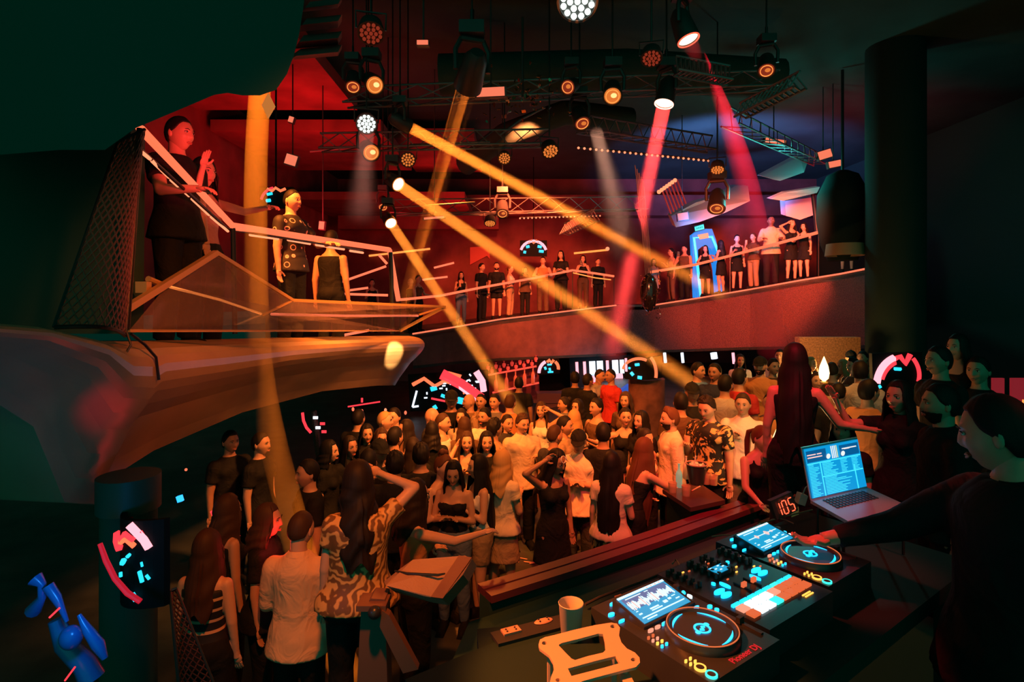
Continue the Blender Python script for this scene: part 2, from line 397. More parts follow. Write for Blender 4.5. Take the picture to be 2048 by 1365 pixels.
GARM = {}
def garment(kind, sex, pr, pl, lean, wide=1.0, vox=.017):
    if kind in ('trousers', 'shorts', 'skirt', 'jeans'): pr = pl = ''
    key = (kind, sex, pr, pl, lean, wide, vox)
    if key in GARM: return GARM[key]
    S = SPEC[sex]; B = bendf(lean); mb = MB(); Rb = Matrix.Rotation(lean, 3, 'X')
    top = dict(tee=(.84, 1.49, .018), shirt=(.80, 1.50, .022), longshirt=(.80, 1.50, .022), vest=(.88, 1.43, .012), tube=(1.02, 1.31, .010), crop=(1.12, 1.40, .010), tank=(.95, 1.37, .010),
               dress=(.62, 1.37, .012), tubedress=(.60, 1.31, .012), blouse=(.90, 1.45, .02), trousers=(.84, 1.03, .014), jeans=(.84, 1.03, .012), shorts=(.84, 1.03, .016), skirt=(.60, 1.04, .016))[kind]
    lo, hi, inf = top
    def ring(z, a, b_, oy, g):
        t = max(0, min(1, (z - .93) / .25)); R = Matrix.Rotation(lean * t, 3, 'X')
        return (B((0, oy, z)), R @ Vector(((a + g) * wide, 0, 0)), R @ Vector((0, (b_ + g) * wide, 0)))
    T = TORSO[sex]; zs = [r[0] for r in T]
    def at(z): return [float(np.interp(z, zs, [r[i] for r in T])) for i in (1, 2, 3)]
    rs = []; z = lo
    while z < hi + 1e-4:
        zz = max(z, .86); a, b_, oy = at(max(zz, .90)); g = inf
        if kind in ('tee', 'shirt', 'longshirt', 'blouse'): # hangs straight from chest
            a = max(a, at(1.28)[0] * .93); b_ = max(b_, at(1.28)[1] * .98)
            if z > 1.42: a, b_, oy = at(z)
        if kind in ('tee', 'shirt', 'longshirt', 'blouse') and z < 1.08: g += .045 * (1.08 - z) / .2
        if z < .86: g += (.86 - z) * (.12 if kind in ('dress', 'tubedress', 'skirt') else .03)
        rs.append(ring(z, a, b_, oy, g)); z += .04
    a, b_, oy = at(max(hi, .9)); rs.append(ring(hi, a, b_, oy, inf))
    mb.loft(rs, 24)
    if sex == 'f' and hi > 1.2:
        for s in (-1, 1): mb.ball(B((s * .068, -.079, 1.275)), (.068, .068, .068 if hi > 1.33 else .058), 12, 8)
    if sex == 'm' and hi > 1.2:
        for s in (-1, 1): mb.ball(B((s * .08, -.06, 1.33)), (.10, .075, .08), 12, 8)
    c = Vector((0, 0, .95)); tr = lambda p: c + Rb @ (p - c)
    if kind in ('tee', 'shirt', 'longshirt', 'blouse'):
        for s, ps in ((-1, pr), (1, pl)):
            sh, el, wr, f = arm_pts(sex, s, ps); sh, el, wr = tr(sh), tr(el), tr(wr)
            k = dict(tee=.62, shirt=.75, longshirt=1.0, blouse=.5)[kind]
            e2 = sh.lerp(el, k); mb.ball(sh, S['up'][0] + .02, 10, 8)
            mb.tube([sh, sh.lerp(e2, .5), e2], [S['up'][0] + .022, S['up'][0] + .018, S['up'][1] + (.03 if kind != 'longshirt' else .016)], 12)
            mb.tube([tr(Vector((s * .05, .01, SPEC[sex]['sh'][2] + .03))), sh], [.058, S['up'][0] + .012], 10)
            if kind == 'longshirt':
                mb.ball(el, S['up'][1] + .016, 10, 6); mb.tube([el, el.lerp(wr, .92)], [S['up'][1] + .016, S['fo'][1] + .014], 10)
    if kind in ('vest', 'tank', 'dress'):
        for s in (-1, 1):
            mb.tube([tr(Vector((s * .085, -.085, 1.33))), tr(Vector((s * .088, -.06, 1.40))), tr(Vector((s * .085, .0, 1.435 if sex == 'm' else 1.425))), tr(Vector((s * .085, .07, 1.36)))], .014, 6)
    if kind in ('trousers', 'jeans', 'shorts'):
        for s in (-1, 1):
            hp_ = Vector((s * .088, 0, .90)); kn = Vector((s * .10, -.02, .49)); an = Vector((s * .105, .02, .085)); g = .014 if kind == 'jeans' else .022
            if kind == 'shorts':
                k2 = hp_.lerp(kn, .62); mb.ball(hp_, S['th'][0] + g, 12, 6); mb.tube([hp_, k2], [S['th'][0] + g, S['th'][1] + .035], 14)
            else:
                mb.ball(hp_, S['th'][0] + g, 12, 6); mb.tube([hp_, kn.lerp(hp_, .5), kn], [S['th'][0] + g, S['th'][0] * .8 + g, S['th'][1] + g], 14)
                mb.ball(kn, S['th'][1] + g, 10, 6); mb.tube([kn, kn.lerp(an, .4), an], [S['th'][1] + g, S['ca'][0] + g + .006, S['ca'][1] + g + (.012 if kind == 'trousers' else 0)], 14)
        mb.ball(B((0, .06, .93)), (.16 * wide, .095, .1), 12, 8)
    if kind in ('dress', 'tubedress', 'skirt'): mb.ball(B((0, .06, .93)), (.16 * wide, .095, .1), 12, 8)
    me = evaluated(mb, [('REMESH', dict(mode='VOXEL', voxel_size=vox, use_smooth_shade=True)), ('SMOOTH', dict(factor=.5, iterations=2))])
    smoothen(me, 70); me.materials.append(None); GARM[key] = me
    return me

def shoe_mesh():
    if 'shoe' in GARM: return GARM['shoe']
    mb = MB()
    mb.ball((0, -.05, .045), (.05, .135, .045), 14, 8); mb.box((0, -.045, .012), (.085, .25, .024)); mb.tube([(0, .02, .04), (0, .02, .12)], [.048, .045], 12)
    me = evaluated(mb, [('REMESH', dict(mode='VOXEL', voxel_size=.014, use_smooth_shade=True))]); me.materials.append(None); GARM['shoe'] = me; return me

HAIR = {}
def hair_mesh(style):
    if style in HAIR: return HAIR[style]
    mb = MB(); rnd = random.Random(hash(style) % 1000 if False else sum(map(ord, style)))
    if style in ('cap', 'beret'):
        nphi, k = 28, 8; vs = []
        for i in range(k + 1):
            e = PI / 2 * (1 - i / k) + .12
            for j in range(nphi):
                t = 2 * PI * j / nphi; q = 1.0 if i < k else 1.0
                vs.append((.088 * math.cos(e) * math.sin(t), -.108 * math.cos(e) * math.cos(t) + .004, .030 + .105 * math.sin(e) * q))
        mb.add(vs, [(i * nphi + j, i * nphi + (j + 1) % nphi, (i + 1) * nphi + (j + 1) % nphi, (i + 1) * nphi + j) for i in range(k) for j in range(nphi)])
        vs = []; m = 12
        for r, zz in ((0, .040), (1, .036)):
            for j in range(m + 1):
                t = -.95 + 1.9 * j / m; rr = 1.0 if r == 0 else 1.72 - .25 * abs(t)
                vs.append((.086 * math.sin(t) * (1.0 if r == 0 else 1.05), -.104 * math.cos(t) * rr, zz - (.018 * r)))
        mb.add(vs, [(j, j + 1, m + 2 + j, m + 1 + j) for j in range(m)])
        mb.ball((0, .0, .137), .008, 8, 4)
        me = evaluated(mb, [('SOLIDIFY', dict(thickness=.006, offset=0))]); smoothen(me, 50); me.materials.append(None); HAIR[style] = me; return me
    base = style.split('_')[0]
    Ltab = dict(short=0, fade=0, buzz=0, curly=0, quiff=0, bob=.17, long=.36, wavy=.40, xlong=.62, tied=0, bun=0, pony=0, mid=.26, updo=0)
    L = Ltab[base]; vol = dict(buzz=.004, fade=.010, short=.014, curly=.026, quiff=.016, wavy=.022, long=.014, xlong=.018, bob=.018, tied=.008, bun=.008, pony=.008, mid=.02, updo=.012)[base]
    nphi, k1, k2 = 56, 14, (16 if L else 1); vs = []
    for j in range(nphi):
        ph = -PI + 2 * PI * j / nphi; a = abs(ph)            # 0 = face
        ad = math.degrees(a)
        ee = float(np.interp(ad, [0, 40, 58, 72, 88, 100, 120, 180], [44, 42, 30, 12, 2, -8, -30, -38]))
        if base in ('buzz', 'fade'): ee = float(np.interp(ad, [0, 40, 58, 72, 88, 100, 120, 180], [46, 44, 32, 24, 16, 8, -14, -24]))
        Lp = L * float(np.interp(ad, [0, 48, 66, 180], [0, 0, 1, 1])) * (1 + .10 * math.sin(ph * 5 + 1) + (.06 * rnd.random()))
        hang = Lp > .03
        e1 = -6.0 if hang else ee
        col = []
        for i in range(k1 + 1):
            e = math.radians(90 + (e1 - 90) * i / k1); t = i / k1
            g = vol * (.55 + .45 * math.sin(PI * min(1, t + .25)))
            if base == 'curly': g *= .75 + .6 * noise.noise(Vector((ph * 3.5, e * 5, 3)))
            if base == 'quiff': g += .018 * math.exp(-(ad / 55) ** 2) * math.sin(PI * t) + .006 * noise.noise(Vector((ph * 6, e * 8, 1)))
            g += .0022 * math.sin(ph * 34) * t + .002 * noise.noise(Vector((ph * 14, e * 2, 7)))
            if i == k1 and not hang: g *= .3
            ce, se = math.cos(e), math.sin(e); back = .5 - .5 * math.cos(ph)
            x = (.076 + g) * ce * math.sin(ph); y = -(.097 + g) * ce * math.cos(ph) + .004; z = (.118 + g) * se
            if se < 0: y *= (1 - .25 * -se) if y > 0 else 1
            col.append((x, y, z))
        x0, y0, z0 = col[-1]
        for i in range(1, k2 + 1):
            t = i / k2
            if hang:
                wv = (.012 if base == 'wavy' else .004) * math.sin(t * 16 + ph * 3) + .003 * math.sin(ph * 30 + t * 2)
                r = 1 + .20 * math.sin(PI * t * .8) + wv / .09
                drop = z0 - Lp * t - 0.0
                bx = x0 * r * (1.05 if base != 'xlong' else 1.15); by = y0 * r + (.035 * t if y0 > 0 else (.03 * t))
                if drop < -.14: by += (.02 if y0 > .02 else -.03) * min(1, (-.14 - drop) / .1)
                col.append((bx, by, drop))
            else: col.append((x0 * (1 - .01 * t), y0 * (1 - .01 * t), z0 - .001 * t))
        vs += col
    K = k1 + k2 + 1
    fs = []
    for j in range(nphi):
        j2 = (j + 1) % nphi
        for i in range(K - 1):
            fs.append((j * K + i, j * K + i + 1, j2 * K + i + 1, j2 * K + i))
    mb.add(vs, fs)
    if base == 'bun': mb.ball((0, .085, .075), .042, 14, 10)
    if base == 'updo':
        for i in range(7): mb.ball((rnd.uniform(-.04, .04), .04 + rnd.uniform(-.02, .04), .10 + rnd.uniform(0, .04)), rnd.uniform(.022, .036), 8, 6)
    if base in ('pony', 'tied'):
        mb.ball((0, .10, .04), .024, 10, 8)
        mb.tube([(0, .10, .045), (0, .145, .02), (.004, .15, -.08), (0, .135, -.20), (.005, .125, -.32 if base == 'pony' else -.24)], [.018, .028, .034, .026, .006], 10)
    me = evaluated(mb, [('SOLIDIFY', dict(thickness=.008, offset=-1)), ('SMOOTH', dict(factor=.4, iterations=1))])
    smoothen(me, 60); me.materials.append(None); HAIR[style] = me
    return me

def beard_mesh():
    if 'beard' in HAIR: return HAIR['beard']
    mb = MB(); n, k = 22, 8; vs = []
    for i in range(k + 1):
        e = math.radians(-22 - 58 * i / k)
        for j in range(n + 1):
            t = -1.45 + 2.9 * j / n; g = .005 + .003 * math.sin(i * 1.9 + j * 2.3)
            lim = 1.0; x = (.077 + g) * math.cos(e) * math.sin(t); y = -(.093 + g) * math.cos(e) * math.cos(t) * .97; z = (.118 + g) * math.sin(e)
            q = -math.sin(e); x *= 1 - .27 * q ** 1.3
            if abs(t) < .35 and i < 5: y += .012 * (1 - abs(t) / .35)     # the mouth stays free
            vs.append((x, y - .003, z))
    mb.add(vs, [(i * (n + 1) + j, i * (n + 1) + j + 1, (i + 1) * (n + 1) + j + 1, (i + 1) * (n + 1) + j) for i in range(k) for j in range(n)])
    me = evaluated(mb, [('SOLIDIFY', dict(thickness=.006, offset=0))]); smoothen(me, 60); me.materials.append(None); HAIR['beard'] = me
    return me

SKIN = [(.56, .33, .22), (.48, .27, .17), (.35, .18, .11), (.64, .40, .28), (.18, .09, .055)]
def skin(i): return M('skin_%d' % i, SKIN[i], .45, spec=.4, bump=.05, bscale=60)
HC = {'black': (.006, .005, .005), 'brown': (.045, .022, .012), 'blonde': (.42, .26, .11), 'dark': (.015, .01, .008), 'grey': (.2, .18, .16), 'auburn': (.10, .035, .015)}
def hairmat(c):
    m = M('hair_' + c, HC[c], .62, spec=.25)
    return m
CLOTH = {'black': (.008, .009, .009), 'white': (.75, .72, .66), 'cream': (.62, .52, .38), 'grey': (.14, .14, .14), 'navy': (.02, .03, .07), 'red': (.42, .03, .03), 'blue': (.12, .25, .45), 'denim': (.10, .15, .24),
         'khaki': (.30, .22, .13), 'brown': (.10, .06, .035), 'orange': (.5, .22, .08), 'pink': (.5, .22, .22), 'sand': (.68, .44, .25), 'charcoal': (.035, .035, .037), 'palegrey': (.38, .37, .35), 'yellow': (.75, .58, .25)}
def cloth(c):
    if c in MATS: return MATS[c]
    return M('cloth_' + c, CLOTH[c], .8, spec=.2, bump=.38, bscale=5)

def person(label, loc, yaw=0, sex='m', pose=('down', 'down'), lean=0, head=(0, 0, 0), hair='short', hc='black', top='tee', tc_='black', bot='trousers', bc='black', sk=1, s=1.0, vox=.013, wide=1.0,
           beard=False, group=None, cap=None, shoes='black', name='person', cat='person'):
    inf = body(sex, pose[0], pose[1], lean, *head, vox=vox, wide=wide)
    o = bpy.data.objects.new(name, inf['me']); COL.objects.link(o)
    o.location = loc; o.rotation_euler = (0, 0, yaw); o.scale = (s, s, s)
    for i, m in enumerate((skin(sk), M('eye_white', (.6, .58, .55), .3), hairmat('black'), M('lips_%d' % sk, tuple(c * k for c, k in zip(SKIN[sk], (.9, .5, .55))), .4))):
        o.material_slots[i].link = 'OBJECT'; o.material_slots[i].material = m
    tag(o, label, cat, group)
    def child(nm, me, m, mat=None):
        c = bpy.data.objects.new(nm, me); COL.objects.link(c); c.parent = o
        if mat is not None: c.matrix_local = mat
        c.material_slots[0].link = 'OBJECT'; c.material_slots[0].material = m
        return c
    if hair and hair != 'bald': child('hair', hair_mesh(hair), hairmat(hc), inf['head'])
    if cap: child('cap', hair_mesh('cap'), cloth(cap), inf['head'])
    if beard: child('beard', beard_mesh(), hairmat('dark'), inf['head'])
    if top: child({'tee': 'shirt', 'longshirt': 'shirt', 'vest': 'tank_top', 'tube': 'tube_top', 'crop': 'crop_top', 'tank': 'tank_top', 'tubedress': 'dress'}.get(top, top), garment(top, sex, pose[0], pose[1], lean, wide), cloth(tc_))
    if top in ('shirt', 'longshirt'):
        kk = ('collar', sex, lean)
        if kk not in GARM:
            mbc = MB(); Bf = bendf(lean); z0 = 1.485 if sex == 'm' else 1.45; Rb = Matrix.Rotation(lean, 3, 'X'); vs = []; nn = 20
            for rr_, zz in ((.074, 0), (.066, .042), (.071, .040), (.092, .008)):
                for j in range(nn + 1):
                    t_ = .28 + (2 * PI - .56) * j / nn; vs.append(Bf((0, 0, 1.0)) + Rb @ Vector((-rr_ * math.sin(t_), -rr_ * math.cos(t_) * .9 + .010, z0 + zz - 1.0 - .012 * (1 + math.cos(t_)))))
            mbc.add(vs, [(i * (nn + 1) + j, i * (nn + 1) + j + 1, (i + 1) * (nn + 1) + j + 1, (i + 1) * (nn + 1) + j) for i in range(3) for j in range(nn)])
            me_ = evaluated(mbc, [('SOLIDIFY', dict(thickness=.004, offset=0))]); smoothen(me_, 50); me_.materials.append(None); GARM[kk] = me_
        child('collar', GARM[kk], cloth(tc_))
    if bot and top not in ('dress', 'tubedress'): child(bot, garment(bot, sex, '', '', 0, wide), cloth(bc))
    if shoes:
        for sd in (-1, 1):
            child('shoe', shoe_mesh(), cloth(shoes), Matrix.Translation((sd * .11, 0, 0)))
    o['_o'] = tuple(o.location)
    R = Matrix.Translation(loc) @ Matrix.Rotation(yaw, 4, 'Z') @ Matrix.Scale(s, 4)
    hw = {sd: R @ inf['hands'][sd] for sd in (-1, 1)}
    hd = {sd: (R.to_3x3() @ inf['hdir'][sd]).normalized() for sd in (-1, 1)}
    return o, hw, hd, R @ inf['head']
# ================================================================ the building
m_floor = M('floor_dark', (.06, .07, .06), .45, var=.4, vscale=2, bump=.1)
m_black = M('matt_black', (.03, .075, .06), .85, spec=.1)
m_wallred = M('wall_maroon', (.20, .05, .045), .8, var=.3, vscale=1.5)
m_ceil = M('ceiling_black', (.03, .065, .055), .9, spec=.15, var=.15, vscale=1.2)
m_fascia = M('fascia_plaster', (.10, .042, .030), .75, var=.25, vscale=3, bump=.5, bscale=40)
m_sparkle = M('fascia_glitter', (.12, .045, .030), .5, var=.7, vscale=60, bump=.8, bscale=70)
m_steel = M('dark_steel', (.05, .05, .05), .4, metal=.8)
m_truss = M('truss_metal', (.16, .15, .15), .45, metal=.7)
m_gold = M('brushed_gold_frame', (.62, .36, .12), .35, metal=.25)
m_mezz = M('mezzanine_lacquer', (.42, .27, .15), .33, spec=.6, var=.12, vscale=2.5)
m_glass = M('tinted_glass', (.34, .22, .20), .06, spec=.8, alpha=.28)
RED = srgb(255, 60, 45); LEDC = srgb(255, 105, 75)
m_led = E('led_red_orange', (1.0, .17, .08), 1.3)
m_ledp = E('led_pale', (1.0, .26, .12), 1.6)
m_ledo = E('led_orange', (1, .25, .05), 1.6)

# floor, rising in a shallow ramp towards the right
mb = MB(); xs = [-9, -4, 0, .8, 1.4, 2, 2.6, 3.3, 5, 9, 13]; ys = [-1, 3, 6, 9, 12, 16, 20, 24]
n = len(xs); vs = [(x, y, floor_h(x) - b_) for b_ in (0, .2) for y in ys for x in xs]; N = n * len(ys)
fs = []
for j in range(len(ys) - 1):
    for i in range(n - 1):
        a = j * n + i; fs += [(a, a + 1, a + n + 1, a + n), (N + a + n, N + a + n + 1, N + a + 1, N + a)]
mb.add(vs, fs); struct('floor', mb, m_floor)

# stage deck of the booth and its front wall with a two-board ledge
LZ = 1.30
led_pts = [PZ(955, 1168, LZ), PZ(1110, 1122, LZ), PZ(1280, 1068, LZ), PZ(1480, 1000, LZ), PZ(1625, 948, LZ), PZ(1760, 905, LZ)]
def offs(pts, d, z=0):
    out = []
    for i, p in enumerate(pts):
        t = (pts[min(i + 1, len(pts) - 1)] - pts[max(i - 1, 0)]).normalized(); nrm = Vector((t.y, -t.x, 0)).normalized()
        out.append(p + nrm * d + Vector((0, 0, z)))
    return out
m_ledge = M('ledge_boards', (.16, .035, .045), .45, spec=.5)
mb = MB(); mb.slab(offs(led_pts, 0), offs(led_pts, .09), (0, 0, -.05)); mb.slab(offs(led_pts, .11), offs(led_pts, .20), (0, 0, -.05)); struct('trim_1', mb, m_ledge)
mb = MB(); mb.slab(offs(led_pts, .03, -.05), offs(led_pts, .17, -.05), (0, 0, -LZ + .06)); struct('wall_booth', mb, m_black)
mb = MB(); dk = [(-.4, -1.2), (4.6, -1.2), (4.6, 6.2), (3.4, 6.1), (1.1, 4.55), (-.28, 3.7), (-.4, 3.0)]
mb.prism([(x, y, 1.2) for x, y in dk], (0, 0, -1.19)); struct('floor_stage', mb, m_black)

# back wall, left wall, right wall, ceiling
mb = MB(); mb.box((2, 23.2, 4), (24, .3, 8.4)); struct('wall_back', mb, m_wallred)
mb = MB(); mb.box((-7.2, 14, 5.6), (.3, 18, 5.2)); struct('wall_left', mb, m_wallred)
mb = MB(); mb.box((12.5, 12, 4), (.3, 24, 9)); struct('wall_right', mb, m_black)
mb = MB(); mb.box((2.6, 14.3, 8.3), (20.5, 18.6, .2)); struct('ceiling', mb, m_ceil)
mb = MB(); mb.prism([P(-400, 120, 3.7), P(262, 180, 3.7), P(258, 668, 3.7), P(-400, 668, 3.7)], (-.1, .3, 0)); struct('dark_sheet_left', mb, m_black)  # added dark sheet, keeps the area before the red-lit wall black
# stepped ceiling panels, upper left
mb = MB()
for (x0, x1, y0, y1, z) in ((-6.9, -3.4, 9, 12.5, 7.6), (-6.9, -3.0, 13, 17, 7.3), (-3.2, -1.0, 15, 19, 7.7), (-6.9, -1.5, 18, 22.8, 6.6)):
    mb.box(((x0 + x1) / 2, (y0 + y1) / 2, z), (x1 - x0, y1 - y0, .25))
struct('trim_2', mb, m_wallred)
mb = MB()
for i, (ya, yb) in enumerate(((8, 22), (42, 62), (76, 96), (104, 118))):
    a, b_, c, d_ = P(610 - i * 6, ya + 8, 5.2), P(676, ya, 5.2), P(676, yb - 6, 5.4), P(604 - i * 8, yb + 2, 5.4)
    mb.prism([a, b_, c, d_], (0, .12, .12))
struct('trim_3', mb, m_wallred)
# black canopy edge hanging near the lens, upper left
m_canopy = M('canopy_black', (.03, .085, .07), .9, spec=.1)
mb = MB(); poly = [(-250, -260), (640, -260), (606, 20), (598, 70), (588, 110), (574, 148), (552, 180), (520, 191), (485, 191), (455, 186), (428, 190), (400, 202), (272, 256), (210, 300), (120, 300), (-250, 330)]
mb.prism([P(x, y, 2.7) for x, y in poly], (-.9, .9, .8)); struct('trim_4', mb, m_canopy)

# ---------------------------------------------------------------- left mezzanine
MZ = [(-60, 2.0), (60, 2.3), (180, 2.7), (232, 2.95), (284, 3.2), (300, 3.3), (420, 4.3), (560, 5.8), (700, 7.4), (790, 8.6), (820, 9.2), (832, 9.8), (834, 10.6), (826, 11.4)]
def topy(x): return float(np.interp(x, [0, 100, 240, 830], [640, 655, 684, 672]))
def boty(x): return float(np.interp(x, [-60, 100, 180, 215, 232, 285, 297, 600, 640, 832], [752, 765, 850, 955, 1000, 1006, 962, 806, 792, 770]))
rows = []
prof = [(-.16, 0.0), (-.07, .0), (-.02, .02), (.025, .05), (.055, .10), (.07, .16), (.07, .22), (.055, .29), (.03, .36), (-.01, .45), (-.06, .55), (-.11, .70), (-.16, .85), (-.2, 1.0)]
for off_, t in prof:
    r = []
    for i, (x, d) in enumerate(MZ):
        a, b_ = P(x, topy(x), d), P(x, boty(x), d); p = a.lerp(b_, t)
        x0, d0 = MZ[max(i - 1, 0)]; x1, d1 = MZ[min(i + 1, len(MZ) - 1)]
        tg = (P(x1, 600, d1) - P(x0, 600, d0)).normalized(); nrm = Vector((tg.y, -tg.x, 0)); p = p + nrm * off_ * (1.2 if d < 4 else 2.0); r.append(p)
    rows.append(r)
mb = MB()
for a, b_ in zip(rows, rows[1:]): mb.strip(a, b_)
back_ = [Vector((-5.6, p.y + .4, p.z)) for p in rows[-1]]; mb.strip(rows[-1], back_)
o = mb.build('wall_mezzanine', m_mezz, smooth=True, fix=False); o['kind'] = 'structure'
mb = MB(); tp = [p + Vector((0, 0, -.12)) for p in rows[0]]; mb.slab(tp, [Vector((-6.9, p.y + .6, p.z)) for p in tp], (0, 0, -.1)); struct('floor_mezzanine', mb, m_floor)
# dark seam and a hanging cable on the mezzanine face
mb = MB(); mb.tube([P(250, 655, 3.0), P(262, 690, 3.0), P(245, 720, 2.95), P(210, 750, 2.9), P(160, 768, 2.85), P(110, 772, 2.8)], .006, 6); tag(mb.build('cable', m_steel, smooth=True), 'thin dark cable drooping from the foot of the wire mesh screen over the orange parapet', 'cable')
mb = MB(); mb.tube([P(262, 668, 3.0), P(290, 690, 3.1), P(312, 715, 3.18), P(318, 760, 3.2)], .008, 6); tag(mb.build('cable', m_steel, smooth=True), 'short dark cable running down the bulging face of the orange parapet', 'cable')

def tube_thing(name, label, cat, segs, mats, r=.02, group=None, n=8):
    """segs: list of (part name, [(px, py, d)...], radius, material)"""
    base = P(*segs[0][1][0]); t = thing(name, label, cat, base, group)
    for nm, pts, rr, mt in segs:
        mb = MB(); mb.tube([P(*p) for p in pts], rr, n); mb.build(nm, mt, t, smooth=True)
    return t
# handrail of the mezzanine: lit tube on posts with a dotted light line below
m_warmrail = E('rail_tube_glow', (1.0, .165, .07), 1.25)
tube_thing('handrail', 'glowing orange-red handrail zigzagging along the upper left mezzanine', 'handrail', [
    ('rail_tube', [(281, 258, 3.3), (372, 354, 4.1), (466, 453, 5.0)], .026, m_warmrail), ('rail_tube', [(466, 453, 5.0), (620, 476, 6.4), (779, 500, 8.0)], .034, m_warmrail),
    ('rail_end', [(779, 500, 8.0), (787, 545, 8.1), (797, 602, 8.2)], .035, m_warmrail),
    ('post', [(281, 258, 3.3), (268, 420, 3.25), (252, 660, 3.2)], .02, m_steel), ('post', [(466, 453, 5.0), (468, 560, 5.0), (470, 668, 5.0)], .022, m_steel), ('post', [(781, 505, 8.0), (783, 560, 8.0), (785, 668, 8.0)], .03, m_steel)], None)
segs = []
for (a, b_) in (((274, 297, 3.32), (300, 318, 3.5)), ((304, 322, 3.52), (338, 355, 3.85)), ((342, 360, 3.9), (378, 392, 4.2)), ((384, 398, 4.25), (418, 430, 4.6)), ((422, 434, 4.63), (456, 463, 4.95)), ((500, 470, 5.4), (556, 478, 5.9)), ((576, 480, 6.0), (620, 488, 6.4)), ((632, 490, 6.5), (688, 499, 7.0)), ((700, 502, 7.1), (726, 506, 7.4))):
    segs.append(('light_strip', [a, b_], .011 if a[2] < 5 else .014, m_ledp))
segs.append(('backing_bar', [(274, 293, 3.34), (456, 459, 4.97), (726, 501, 7.42)], .012, m_steel))
tube_thing('light_rail', 'broken line of red light strips running below the zigzag mezzanine handrail', 'light strip', segs, None)
# faceted glass balustrade with gold frame
G = dict(a=(250, 620, 3.25), b=(432, 506, 4.4), c=(585, 601, 5.9), e=(890, 614, 8.6), f=(800, 662, 8.2), g=(258, 662, 3.2), h=(527, 630, 5.2), i=(332, 573, 3.75), j=(838, 630, 8.4), k=(540, 629, 5.4))
t = thing('glass_balustrade', 'faceted glass balustrade with gold metal frame jutting from the mezzanine edge', 'balustrade', P(*G['g']))
for a, b_, r in (('a', 'b', .028), ('b', 'c', .022), ('c', 'e', .024), ('e', 'f', .03), ('f', 'g', .012), ('h', 'c', .014), ('e', 'j', .02)):
    mb = MB(); mb.tube([P(*G[a]), P(*G[b_])], r, 4); mb.build('frame_bar', m_gold, t)
for poly in (('a', 'b', 'h', 'i'), ('b', 'c', 'h'), ('c', 'e', 'j', 'k'), ('i', 'h', 'k', 'j', 'f', 'g')):
    mb = MB(); mb.prism([P(*G[q]) for q in poly], (.008, .008, 0)); mb.build('glass_pane', m_glass, t)
mb = MB(); mb.tube([P(340, 574, 3.8), P(440, 600, 4.5), P(522, 628, 5.2)], .010, 8); mb.build('light_strip', m_ledo, t, smooth=True)
mb = MB(); mb.tube([P(543, 629, 5.4), P(690, 632, 6.9), P(836, 632, 8.4)], .014, 8); mb.build('light_strip', m_led, t, smooth=True)
mb = MB(); mb.box(P(287, 575, 3.55), (.07, .05, .07)); mb.tube([P(296, 558, 3.6), P(330, 572, 3.75)], .02, 8); mb.build('corner_bracket', m_gold, t)
tube_thing('light_post', 'slim upright lamp tube glowing dull red behind the wire mesh screen', 'lamp', [('lamp_tube', [(266, 420, 3.6), (264, 480, 3.6), (262, 565, 3.6)], .014, M('dim_copper_tube', (.5, .12, .05), .3, metal=.8)), ('cap', [(266, 412, 3.6), (266, 420, 3.6)], .022, m_gold)], None)
for a, b_, lab in (((672, 588, 9.2), (776, 591, 9.4), 'short lit bar low behind the pointed end of the glass balustrade'), ((678, 566, 9.6), (772, 533, 9.6), 'sloping red lit bar rising to the corner post of the mezzanine rail'), ((686, 671, 8.6), (738, 661, 8.8), 'short red lit bar under the tip of the glass balustrade'), ((692, 582, 10.2), (736, 576, 10.2), 'dotted red light line behind the lit bar left of the corner post'), ((758, 510, 8.2), (774, 528, 8.2), 'tiny bent light piece at the top of the corner post')):
    o = MB().tube([P(*a), P(*b_)], .02, 8).build('light_bar', m_led, smooth=True); tag(o, lab, 'light strip')
o = MB().prism([P(672, 520, 9.0), P(676, 514, 9.0), P(690, 545, 9.0), P(684, 549, 9.0)], (.0, .04, 0)).build('glowing_plate', m_ledo); tag(o, 'small slanted glowing plate beside the tattooed arm on the mezzanine', 'light')

# ---------------------------------------------------------------- balcony
BF = [(826, 668, 15.5), (900, 656, 16.2), (1000, 639, 17), (1100, 627, 17.6), (1180, 617, 18), (1232, 611, 18.2), (1310, 610, 18.2), (1400, 596, 17.4), (1500, 579, 16.2), (1600, 561, 14.8), (1680, 548, 13.8), (1730, 538, 13.2), (1800, 522, 12.5)]
BR = [(800, 600, 15.3), (880, 592, 16), (960, 576, 16.7), (1060, 558, 17.4), (1145, 541, 17.9), (1190, 547, 18.1), (1228, 553, 18.2)]
BR2 = [(1300, 545, 18.2), (1390, 530, 17.5), (1460, 512, 16.7), (1560, 486, 15.3), (1637, 465, 14.3)]
top = [P(*p) for p in BF]; bot = []
for x, y, d in BF: bot.append(P(x, float(np.interp(x, [826, 900, 1000, 1230, 1310, 1500, 1800], [738, 730, 722, 712, 706, 700, 697])), d))
mb = MB(); k = 5
mb.slab([p + Vector((0, 0, -.06)) for p in top[:k + 1]], bot[:k + 1], (.0, .35, 0)); struct('wall_balcony_1', mb, m_fascia)
mb = MB(); mb.slab([p + Vector((0, 0, -.06)) for p in top[k:]], bot[k:], (.0, .35, 0)); struct('wall_balcony_2', mb, m_sparkle)
tpx = [P(560, 684, 14.6), P(700, 676, 15.0)] + top
mb = MB(); mb.slab(tpx, [p + Vector((p.x * .25, 5.0, .0)) for p in tpx], (0, 0, -.15)); struct('floor_balcony', mb, m_floor)
mb = MB(); mb.slab(bot, [p + Vector((p.x * .25, 4.6, .0)) for p in bot], (0, 0, .08)); struct('ceiling_under_balcony', mb, m_ceil)
